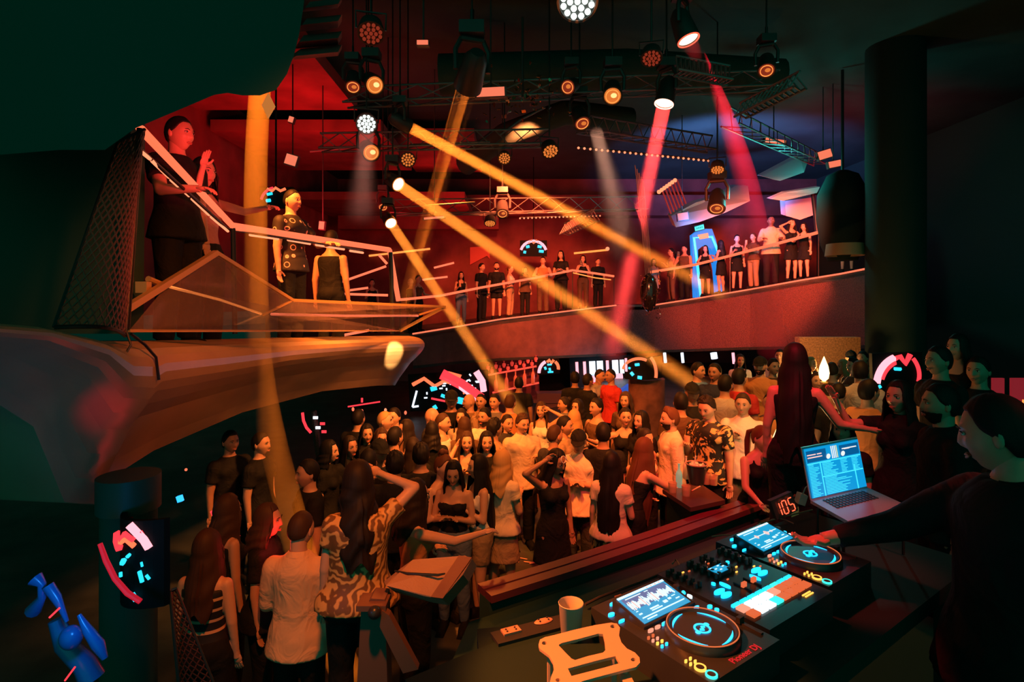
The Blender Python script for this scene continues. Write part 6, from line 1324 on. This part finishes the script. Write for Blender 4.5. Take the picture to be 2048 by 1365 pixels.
# --- second rows, left to right
CR = [
 ('brown-haired head seen from behind between the two smiling women', 929, 858, B, dict(sex='f', hair='mid', hc='brown', tc_='brown', sk=0)),
 ('dark curly head right of the bearded man in a white tee', 988, 858, 2.2, dict(hair='curly', tc_='khaki', sk=1)),
 ('dark figure below the man in the dark cap at the left of the crowd', 736, 925, 2.9, dict(hair='short', tc_='black', sk=2)),
 ('dim woman in black left of the man in the dark cap', 698, 898, .6, dict(sex='f', hair='long', hc='black', tc_='black', sk=2)),
 ('dark long-haired back between the curly head and the black bob', 826, 902, B, dict(sex='f', hair='long', hc='dark', tc_='black', sk=1)),
 ('dim man with his back turned at the left edge of the crowd', 716, 838, 2.6, dict(hair='short', tc_='black', sk=1)),
 ('dim woman facing the lens between two backs at the left of the crowd', 733, 872, .2, dict(sex='f', hair='bob', tc_='black', sk=1)),
 ('man with light cropped hair turned right at the left of the crowd', 768, 842, 1.3, dict(hair='fade', hc='blonde', tc_='khaki', sk=0)),
 ('dark-haired man in a pale shirt facing the man with light cropped hair', 789, 834, -.5, dict(hair='short', top='shirt', tc_='white', sk=0)),
 ('woman in profile with straight dark hair and bare white shoulders', 814, 862, -1.3, dict(sex='f', hair='long', hc='dark', top='tube', tc_='black', sk=0, pose=('down', 'drink'))),
 ('woman peeking out between dark backs at the left of the crowd', 762, 882, .2, dict(sex='f', hair='mid', hc='brown', tc_='black', sk=1)),
 ('man in a dark cap with a small badge at the left of the crowd', 758, 903, .4, dict(hair='buzz', cap='black', tc_='black', sk=1)),
 ('person in a dark checked shirt behind the man in the dark cap', 789, 876, 2.4, dict(hair='short', tc_='checks', sk=1)),
 ('bald man left of the short-haired man in profile', 862, 834, 1.6, dict(hair='bald', tc_='charcoal', sk=0)),
 ('short-haired man in profile with a raised tattooed hand', 884, 846, 1.2, dict(hair='fade', hc='brown', top='vest', tc_='white', sk=0, pose=('phone', 'down'))),
 ('person with a straight black bob seen from behind', 864, 868, B, dict(sex='f', hair='bob', hc='black', tc_='black', sk=1)),
 ('large man in a black shirt and dark glasses before the LED wall', 903, 800, .0, dict(hair='buzz', cap='black', tc_='black', sk=2, wide=1.2, s=1.08)),
 ('woman half hidden by a brown-haired head below the man with dark glasses', 923, 838, -.2, dict(sex='f', hair='long', hc='dark', top='blouse', tc_='cream', sk=0)),
 ('bald man in a camouflage shirt in profile', 940, 804, -1.3, dict(hair='bald', tc_='camo', sk=0)),
 ('smiling man right behind the bald man in camouflage', 962, 803, -.3, dict(hair='buzz', tc_='khaki', sk=0)),
 ('dark-haired man third right of the bald man in camouflage', 990, 804, -.4, dict(hair='short', tc_='grey', sk=0)),
 ('bearded man in a white tee in the middle of the left crowd', 970, 834, -.6, dict(hair='short', tc_='white', beard=True, sk=1)),
 ('smiling woman with long hair and hands clasped at her chest', 934, 888, .0, dict(sex='f', hair='long', hc='brown', top='tube', tc_='cream', pose=('chest', 'chest'), sk=0)),
 ('grinning person with parted black hair in a black top with a necklace', 973, 888, .1, dict(sex='f', hair='bob', hc='black', top='blouse', tc_='black', sk=0)),
 ('curly-haired man in a pale shirt with a dark crossbody strap', 1043, 846, .3, dict(hair='curly', hc='brown', top='shirt', tc_='cream', pose=('down', 'drink'), sk=0, head=(.2, .15, 0))),
 ('woman with a dark headband at the left of the curly-haired man', 1014, 850, .5, dict(sex='f', hair='tied', hc='dark', tc_='charcoal', sk=0)),
 ('smiling woman in a white top with one hand on her head', 1083, 824, -.2, dict(sex='f', hair='wavy', hc='brown', top='tank', tc_='white', pose=('down', 'head'), sk=0)),
 ('man with a short back and sides seen from behind near the cap man', 1108, 872, 2.3, dict(hair='fade', hc='brown', tc_='charcoal', sk=1)),
 ('dark-haired man in profile just above the short back and sides', 1128, 852, 1.3, dict(hair='short', tc_='khaki', sk=1)),
 ('woman with her hair up in profile in the middle of the crowd', 1130, 812, -1.3, dict(sex='f', hair='bun', hc='dark', tc_='grey', sk=1)),
 ('dark-haired woman right of the woman with her hair up', 1156, 818, -.6, dict(sex='f', hair='bob', hc='dark', tc_='black', sk=1)),
 ('woman with long straight blonde hair seen from behind', 1148, 842, 2.8, dict(sex='f', hair='xlong', hc='blonde', top='blouse', tc_='cream', sk=0)),
 ('red-lit man with black hair embracing the blonde woman', 1194, 815, -.9, dict(hair='short', top='vest', tc_='brown', pose=('clasp', 'clasp'), sk=1)),
 ('dark figure in black with its back turned right of the cap man', 1206, 868, B, dict(hair='short', tc_='black', sk=2)),
 ('man in an orange shirt under the end of the short amber beam', 1020, 806, 2.6, dict(hair='short', hc='brown', tc_='orange', sk=0)),
 ('dark figure at the bar under the bottle shelf', 1038, 768, B, dict(hair='short', tc_='black', sk=2)),
 ('man in a pale polo shirt leaning over the bar', 1200, 752, 1.0, dict(hair='buzz', tc_='palegrey', sk=1, lean=.2, pose=('table', 'table'))),
 ('red-lit man leaning beside the pale polo shirt at the bar', 1222, 752, -.9, dict(hair='buzz', tc_='red', sk=2)),
 ('dark silhouette at the bar left of the pale polo shirt', 1175, 762, 2.2, dict(hair='short', tc_='black', sk=2)),
 ('dark round head in front of the bright picture screen', 1150, 758, B, dict(hair='curly', tc_='black', sk=2)),
 ('woman in a black top drinking from a straw left of the smiling woman', 1251, 838, .1, dict(sex='f', hair='bun', hc='dark', top='tank', tc_='black', pose=('out', 'phone'), sk=0)),
 ('smiling dark-haired woman between the drinking woman and the bearded man', 1284, 846, -.7, dict(sex='f', hair='long', hc='black', tc_='black', sk=0)),
 ('small woman peeking out left of the pillar', 1252, 805, -.3, dict(sex='f', hair='mid', hc='brown', tc_='brown', sk=1)),
 ('man in a dark cap left of the floral shirt', 1384, 786, .2, dict(hair='buzz', cap='black', tc_='black', sk=2)),
 ('dark figure with a brown top behind the bearded man', 1362, 806, B, dict(hair='short', tc_='brown', sk=1)),
 ('man in a pale tee with his back turned behind the yellow-lit man', 1450, 770, 2.7, dict(hair='short', tc_='palegrey', sk=1)),
 ('man in a dark red shirt with his back turned behind the pale tee', 1478, 757, 2.6, dict(hair='short', tc_='red', sk=1)),
 ('bearded man with a black cap in a red-lit tee, raised above the crowd', 1521, 732, -.3, dict(hair='buzz', cap='black', tc_='orange', beard=True, pose=('clasp', 'down'), sk=1, d=8.2, z='auto')),
 ('dark-haired man right of the bearded man with the black cap', 1546, 734, .5, dict(hair='short', tc_='brown', sk=1, d=8.8, z='auto')),
 ('man with a lined face half hidden behind the halter-top woman', 1540, 806, -.1, dict(hair='buzz', tc_='orange', sk=1, d=7.2, z='auto')),
 ('woman with brown hair between the pale tee and the yellow-lit man', 1468, 800, .8, dict(sex='f', hair='mid', hc='brown', tc_='khaki', sk=0, d=7.6, z='auto')),
 ('woman in a knotted pale tank top right of the long black hair', 1634, 766, .2, dict(sex='f', hair='tied', hc='dark', top='tank', tc_='palegrey', sk=1, d=7.6, z='auto', pose=('drink', 'down'))),
 ('man with a shaved head seen from behind by the tall white-hot lamp', 1664, 742, B, dict(hair='buzz', hc='brown', tc_='brown', sk=1, d=8.2, z='auto')),
 ('man in a black tee seen from behind in the right crowd', 1676, 788, 2.9, dict(hair='fade', tc_='black', sk=0, d=6.6, z='auto')),
 ('man in a white shirt with his back turned at the right of the crowd', 1720, 744, B, dict(hair='short', tc_='palegrey', top='shirt', sk=1, d=6.8, z='auto', s=1.03)),
 ('dark-haired man with a round head below the white-shirted back', 1736, 784, 2.4, dict(hair='short', tc_='orange', sk=1, d=5.8, z='auto')),
 ('man with gelled hair in profile left of the white-shirted back', 1708, 733, -.9, dict(hair='quiff', tc_='brown', sk=0, d=9.2, z='auto')),
 ('bearded man in a decorated cap in the far right back row', 1702, 716, .0, dict(hair='short', cap='black', beard=True, tc_='brown', sk=0, d=10.5, z='auto')),
 ('blonde woman in profile left of the tall white-hot lamp', 1620, 732, .9, dict(sex='f', hair='wavy', hc='blonde', top='tank', tc_='cream', sk=0, d=10.2, z='auto')),
 ('woman with light hair bending right of the tall white-hot lamp', 1688, 738, -1.0, dict(sex='f', hair='mid', hc='blonde', top='tank', tc_='cream', sk=0, d=9.6, z='auto')),
 ('man in the far back row right of the decorated cap', 1726, 716, -.4, dict(hair='short', tc_='khaki', sk=1, d=10.8, z='auto')),
 ('dim figure at the back below the white light tubes', 1395, 742, 1.0, dict(hair='short', tc_='blue', sk=1)),
 ('woman in white far back under the pink light tube', 1480, 724, .2, dict(sex='f', hair='long', hc='dark', top='blouse', tc_='white', sk=1, d=11, z='auto')),
 ('person in a pale shirt far back right of the pink light tube', 1560, 712, -.2, dict(hair='short', tc_='white', sk=1, d=11, z='auto')),
 ('dim man at the back under the pair of bright tubes', 1430, 745, -.4, dict(hair='short', tc_='navy', sk=2)),
]
for lab, px, py, yw, k in CR: crowd(lab, px, py, yaw=yw, **k)
# --- the mezzanine, left
MZ_ = 2.86
crowd('man in black with a red-lit face looking right on the upper left mezzanine', 355, 268, yaw=.75, d=4.35, z='auto', pose=('rail', 'down'), hair='short', tc_='black', top='tee', sk=1, vox=.010, head=(.1, .05, 0), s=1.0)
crowd('person behind the zigzag rail raising a beaded arm and an open hand', 405, 352, yaw=.7, d=4.75, z='auto', sex='f', pose=('ptup', 'reach'), hair='mid', hc='dark', top='tank', tc_='pink', bot='trousers', bc='black', sk=0, vox=.010, s=.98)
crowd('man with cropped hair in a black shirt printed with pale rings, hand on the rail', 583, 402, yaw=.9, d=6.5, z='auto', pose=('down', 'rail'), hair='fade', tc_='rings', top='tee', sk=0, vox=.011, bc='black')
crowd('dark figure with a tattooed bare arm right of the ring-print shirt', 662, 480, yaw=2.6, d=7.6, z='auto', pose=('down', 'down'), hair='short', top='vest', tc_='black', sk=1)
# --- the balcony
bx = [p[0] for p in BF]
def balc(label, px, py, yaw=0, back=.45, **k):
    d = float(np.interp(px, bx, [p[2] for p in BF])) + back; zf = float(np.interp(px, bx, [p.z for p in top]))
    sex = k.get('sex', 'm'); hh = (1.655 if sex == 'm' else 1.60); lean = k.get('lean', 0)
    need = (EYE + (HOR - py) / F * d - zf) / (.95 + (hh - .95) * math.cos(lean)); s = max(.86, min(1.16, need))
    return crowd(label, px, py, yaw=yaw, d=d, z=zf, s=s, **k)
top = [P(*p) for p in BF]
BL = [
 ('long-haired silhouette holding a glass at the left of the balcony', 922, 553, .2, dict(sex='f', hair='long', hc='black', top='tank', tc_='black', pose=('drink', 'down'), sk=1, bot='jeans', bc='denim')),
 ('man with a cap and a printed black tee on the balcony', 963, 535, .9, dict(hair='short', tc_='black', sk=1)),
 ('bearded man in a black tee and shorts on the balcony', 993, 533, .1, dict(hair='short', tc_='black', beard=True, sk=1, bot='shorts')),
 ('woman in profile with a white crop top and tan trousers on the balcony', 1020, 540, 1.2, dict(sex='f', hair='tied', hc='auburn', top='crop', tc_='white', bot='trousers', bc='khaki', sk=0, pose=('clasp', 'clasp'))),
 ('person with a white tote bag half hidden behind the amber beam on the balcony', 1050, 543, .2, dict(sex='f', hair='mid', tc_='brown', sk=1)),
 ('man in a pale sleeveless shirt leaning at the balcony rail', 1086, 522, -.1, dict(hair='short', top='vest', tc_='orange', sk=0, pose=('rail', 'rail'), bot='trousers', bc='brown')),
 ('laughing woman with long dark hair and folded arms on the balcony', 1122, 512, -.2, dict(sex='f', hair='long', hc='black', top='blouse', tc_='black', pose=('clasp', 'clasp'), sk=0)),
 ('woman holding a phone before her face on the balcony', 1166, 520, .0, dict(sex='f', hair='long', hc='black', top='tank', tc_='black', pose=('phone', 'phone'), sk=0, bot='trousers', bc='brown')),
 ('short-haired older man in black at the bent end of the balcony rail', 1196, 524, .3, dict(hair='buzz', tc_='black', sk=0)),
 ('bald bare-shouldered person in red light left of the short amber beam on the balcony', 822, 566, -1.0, dict(hair='bald', top='vest', tc_='brown', sk=0)),
 ('person with an arm stretched out at the left end of the balcony', 836, 560, .9, dict(sex='f', hair='buzz', top='tank', tc_='brown', pose=('down', 'side'), sk=0)),
 ('seated-looking woman far left of the balcony behind the corner post', 744, 572, .2, dict(sex='f', hair='short', top='tank', tc_='black', pose=('drink', 'down'), sk=0)),
 ('person in a pale dress at the left end of the right-hand balcony', 1307, 543, .3, dict(sex='f', hair='mid', hc='dark', top='dress', tc_='palegrey', sk=1)),
 ('person with headphones in the amber beam on the right-hand balcony', 1343, 506, -1.1, dict(sex='f', hair='tied', top='tank', tc_='khaki', pose=('drink', 'down'), sk=0, bot='jeans', bc='brown')),
 ('shaven-headed man holding up a phone on the right-hand balcony', 1369, 499, -.4, dict(hair='buzz', top='vest', tc_='brown', pose=('phone', 'down'), sk=1)),
 ('woman in front of the blue arched doorway on the balcony', 1411, 500, -.2, dict(sex='f', hair='long', hc='black', top='dress', tc_='black', pose=('rail', 'rail'), sk=0)),
 ('long-haired woman in a short black dress turning left on the balcony', 1442, 490, -2.2, dict(sex='f', hair='long', hc='black', top='dress', tc_='black', pose=('drink', 'drink'), sk=0)),
 ('person with glasses and dark hair in a black dress, balcony right of the doorway', 1474, 480, .2, dict(sex='f', hair='short', top='dress', tc_='black', pose=('drink', 'down'), sk=0)),
 ('person in light trousers raising a small drink on the balcony', 1507, 476, -.7, dict(sex='f', hair='short', hc='brown', top='blouse', tc_='brown', pose=('phone', 'clasp'), sk=0, bot='trousers', bc='khaki')),
 ('tall dark-skinned man in an open pale shirt on the balcony', 1542, 442, .1, dict(hair='buzz', top='longshirt', tc_='cream', pose=('rail', 'rail'), sk=4)),
 ('woman in a black minidress resting on the rail, arm over her head', 1583, 450, .5, dict(sex='f', hair='mid', hc='dark', top='dress', tc_='black', pose=('head', 'rail'), sk=0)),
 ('woman with black hair and a mini dress at the right end of the balcony rail', 1608, 456, -.4, dict(sex='f', hair='bob', hc='black', top='dress', tc_='black', pose=('rail', 'down'), sk=0)),
 ('person hidden behind the bell-shaped speaker, bare legs showing', 1694, 425, .0, dict(sex='f', hair='mid', hc='dark', top='dress', tc_='black', sk=0)),
]
for lab, px, py, yw, k in BL: balc(lab, px, py, yw, **k)
# --- DJ and the figures at the right edge
crowd('bearded man with a red-lit face in profile behind the booth at the right', 1885, 808, yaw=-1.2, d=3.7, z='auto', pose=('down', 'down'), hair='short', hc='black', top='longshirt', tc_='black', sk=1, beard=True, vox=.010)
def dj():
    kw = dict(sex='m', pose=('djreach', 'down'), lean=.0, hair='short', hc='black', top='longshirt', tc_='black', bot='trousers', bc='black', sk=1, wide=1.1, vox=.010)
    inf = body('m', 'djreach', 'down', 0, -.7, .2, 0, .010, 1.1); a = math.radians(-98); h = Matrix.Rotation(a, 3, 'Z') @ inf['hands'][-1]
    tgt = Vector((1.165, 2.235, 2.345)); loc = tgt - h; loc.z = 1.2
    return person('DJ in dark clothes at the right edge with one red-lit hand on the far player', loc, a, head=(-.7, .2, 0), s=1.0, **kw)
dj()
for lab, px, py, yw, d, k in (('shadowy person behind the DJ with a red-lit face, nearer the pillar', 1880, 722, -.9, 5.0, dict(hair='short', top='tee', tc_='black', sk=1)), ('shadowy tall person with red-lit throat behind the DJ', 1918, 700, -.6, 5.4, dict(sex='f', hair='long', top='tank', tc_='black', sk=1)), ('dim figure at the right edge with a red-lit arm', 1958, 742, -.4, 5.2, dict(hair='short', tc_='black', sk=1)), ('dim head before the red framed panes at the right edge', 2010, 880, B, 4.6, dict(hair='short', tc_='black', sk=2)), ('dark figure dancing with raised hands behind the laptop', 1800, 800, -.5, 4.4, dict(sex='f', hair='long', tc_='black', pose=('ptup', 'out'), sk=1))):
    crowd(lab, px, py, yaw=yw, d=d, z='auto', **k)
def held(name, label, cat, mb_fn, who, side, mats):
    o, hw, hd, hm = HAND[who]; p = hw[side] + Vector((0, -.02, 0)); t = thing(name, label, cat, p); mb_fn(t, p)
def phone_fn(t, p):
    MB().box(p + Vector((0, 0, .04)), (.075, .010, .15)).build('case', m_gear, t); MB().box(p + Vector((0, .007, .04)), (.066, .002, .135)).build('screen', M('phone_glow', (.02, .02, .02), emit=(.7, .8, 1), es=1.2), t); MB().box(p + Vector((.02, -.007, .09)), (.02, .004, .02)).build('camera_block', m_steel, t)
def glass_fn(t, p):
    MB().lathe([(.028, -.04), (.034, .07), (.031, .07), (.026, -.03), (.001, -.032)], 16, Matrix.Translation(p)).build('glass_wall', mg, t, smooth=True); MB().lathe([(.025, -.028), (.029, .03), (.001, .031)], 16, Matrix.Translation(p)).build('drink', md, t, smooth=True)
held('phone', 'dark phone held up by the woman at the bent end of the balcony rail', 'phone', phone_fn, 'woman holding a phone before her face on the balcony', -1, None)
held('phone', 'phone held up by the shaven-headed man on the right-hand balcony', 'phone', phone_fn, 'shaven-headed man holding up a phone on the right-hand balcony', -1, None)
held('drinking_glass', 'glass in the hands of the man in the floral shirt', 'glass', glass_fn, 'tall man in a black shirt with gold flowers looking down', -1, None)
held('drinking_glass', 'glass of the woman sipping beside the tall table', 'glass', glass_fn, 'woman with tied hair sipping a drink beside the tall table', -1, None)
held('drinking_glass', 'glass held by the woman in profile with the shoulder bag', 'glass', glass_fn, 'woman in profile with long black hair and a pale shoulder bag', -1, None)
held('drinking_glass', 'glass held by the long-haired silhouette on the balcony', 'glass', glass_fn, 'long-haired silhouette holding a glass at the left of the balcony', -1, None)
held('drinking_glass', 'small drink raised by the person in light trousers on the balcony', 'glass', glass_fn, 'person in light trousers raising a small drink on the balcony', -1, None)
# bags and sunglasses
c = P(1000, 1008, 6.35); t = thing('shoulder_bag', 'pale triangular shoulder bag hanging at the hip of the woman in profile', 'bag', c - Vector((0, 0, .12)))
MB().prism([c + Vector(v) for v in ((-.14, 0, .06), (.16, 0, .10), (.17, 0, -.02), (.0, 0, -.13), (-.03, 0, -.12))], (0, .07, 0)).build('pouch', cloth('cream'), t); MB().tube([c + Vector((-.12, .03, .06)), c + Vector((-.06, .03, .40)), c + Vector((.0, .05, .62)), c + Vector((.10, .05, .40)), c + Vector((.15, .03, .09))], .014, 6).build('strap', cloth('cream'), t, smooth=True)
c = P(1090, 1000, 6.6); t = thing('handbag', 'small dark handbag hanging from the arm of the woman with white sunglasses', 'bag', c - Vector((0, 0, .1)))
MB().box(c, (.18, .08, .16)).build('pouch', M('bag_leather', (.14, .07, .05), .5), t); MB().tube([c + Vector((-.07, 0, .08)), c + Vector((-.04, 0, .2)), c + Vector((.05, 0, .2)), c + Vector((.07, 0, .08))], .008, 6).build('handle', m_gear, t, smooth=True)
hm = HAND['woman with white sunglasses on her head before the cap man'][3]
t = thing('sunglasses', 'white-rimmed sunglasses pushed up on dark hair', 'sunglasses', hm.translation + Vector((0, 0, .1)))
for s_ in (-1, 1):
    MM = hm @ Matrix.Translation((s_ * .037, -.098, .078)) @ Matrix.Rotation(1.1, 4, 'X')
    MB().lathe([(.028, 0), (.034, 0), (.034, .008), (.028, .008)], 20, MM, closed=True).build('rim', cloth('white'), t, smooth=True)
MB().tube([hm @ Vector((-.008, -.104, .082)), hm @ Vector((.008, -.104, .082))], .004, 6).build('bridge', cloth('white'), t)
# ---------------------------------------------------------------- room lamps and an added teal sun
OR = (1, .21, .025); OY = (1, .31, .045); RD = (1, .05, .03)
light('crowd_key_left', 'SPOT', (-3.0, 5.2, 6.2), 2632.5, OR, (-.6, 9.2, 1.2), .15, 55, .7)
light('crowd_key_front', 'SPOT', (.6, 3.6, 6.8), 3192.0, OR, (.5, 8.6, 1.0), .2, 52, .8)
light('crowd_key_right', 'SPOT', (3.6, 5.0, 6.5), 1134.0, OY, (2.6, 7.6, 1.4), .15, 50, .8)
light('crowd_back', 'SPOT', (-1.5, 12.5, 6.4), 1400.0, OR, (0, 8.5, 1.0), .2, 70, .8)
light('white_shirt_key', 'SPOT', (-.5, 1.6, 5.4), 798.0, (1, .17, .014), (-1.05, 4.0, 1.6), .1, 36, .7)
light('red_wash', 'SPOT', (1.2, 4.5, 6.5), 630.0, (1, .02, .03), (1.3, 7.6, .5), .15, 28, .7)
light('balcony_key_left', 'SPOT', (.3, 11.2, 6.7), 9734.4, (1, .15, .045), (.3, 18, 3.9), .3, 46, .5)
light('balcony_key_right', 'SPOT', (4.6, 9.5, 5.6), 7779.2, (1, .12, .05), (6.6, 15.5, 4.2), .3, 40, .5)
light('fascia_wash', 'SPOT', (2.5, 8.5, 5.2), 1080.0, (1, .11, .035), (4.5, 16, 2.6), .3, 80, .7)
light('ceiling_red', 'AREA', (-4.2, 11, 4.6), 150, (1, .02, .025), (-4.2, 13.5, 8), 2.0, spread=150)
light('ceiling_red_far', 'AREA', (-1.5, 17, 4.6), 90, (1, .03, .03), (-1.5, 20, 8), 2.0, spread=150)
light('ceiling_red_right', 'AREA', (8.5, 14, 5.4), 60, (1, .03, .08), (8, 16, 8), 1.5, spread=150)
light('violet_fill', 'SPOT', P(1395, 488, 14.4), 3000, (.18, .30, 1.0), P(1415, 405, 15.8), .3, 80, .6)
light('teal_fill', 'POINT', P(1568, 372, 12.6), 90.0, (.05, .9, .8), size=.15)
light('back_wall_red', 'POINT', P(1100, 470, 20.5), 60, (1, .04, .05), size=.4)
light('mezzanine_wash', 'SPOT', (1.2, 4.6, 6.2), 3168.0, (1, .26, .05), (-1.5, 6.6, 2.9), .25, 42, .9)
light('parapet_spot', 'SPOT', P(900, 640, 5.5), 6500.0, (1, .62, .25), P(787, 707, 8.45), .03, 6.2, .3)
light('mezzanine_red', 'SPOT', P(700, 420, 4.2), 170, (1, .05, .04), P(560, 380, 6.4), .1, 60, .8)
light('mezzanine_face_red', 'SPOT', P(620, 360, 3.2), 247.5, (1, .05, .05), P(370, 300, 4.5), .08, 34, .8)
light('column_red', 'SPOT', P(400, 830, 1.7), 45, (1, .0, .04), P(222, 815, 2.8), .04, 11, 1.0)
light('bar_glow', 'POINT', P(1205, 760, 17.3), 40, (.5, .65, 1.0), size=.3)
light('booth_glow', 'POINT', P(1648, 742, 10.2), 55, (1, .50, .14), size=.08)
light('held_lamp', 'POINT', P(1553, 880, 5.75), 14, (1, .55, .18), size=.05)
light('table_red', 'SPOT', (2.5, 1.2, 4.2), 260, (1, .06, .05), (1.5, 2.4, 2.3), .08, 15, .7)
light('plate_orange', 'SPOT', (-1.2, 1.6, 4.4), 950, (1, .19, .03), (.2, 1.70, 2.33), .05, 19, .5)
light('dj_hand_red', 'SPOT', (.4, 2.6, 3.9), 195.0, (1, .03, .03), (1.18, 2.15, 2.35), .05, 11, .6)
light('ledge_red', 'SPOT', (1.6, 3.4, 5.2), 800.0, (1, .015, .04), (1.9, 5.35, 1.3), .1, 52, .9)
light('aisle_red', 'POINT', P(560, 1080, 4.3), 3, (1, .03, .03), size=.1)
light('blue_corner', 'POINT', P(150, 1215, 2.15), 3.5, (.03, .30, 1.0), size=.04)
L = light('black_lift_sun', 'SUN', (0, -5, 6), .19, (.03, 1.0, .66)); L.data.angle = math.radians(70); L.rotation_euler = (math.radians(74), 0, 0)  # added sun with no source in the room, lifts the blacks to teal
light('mezzanine_left', 'SPOT', (.4, 1.9, 4.7), 420, (1, .17, .02), (-1.95, 3.9, 3.25), .12, 38, .9)
hz = bpy.data.collections.new('room_lamps_skip_beam_haze')
for o in [q for q in bpy.data.objects if q.name.startswith('light_beam')]: hz.objects.link(o)
for co in hz.collection_objects: co.light_linking.link_state = 'EXCLUDE'
for o in bpy.data.objects:
    if o.type == 'LIGHT' and not o.name.startswith('beam_lamp'): o.light_linking.receiver_collection = hz
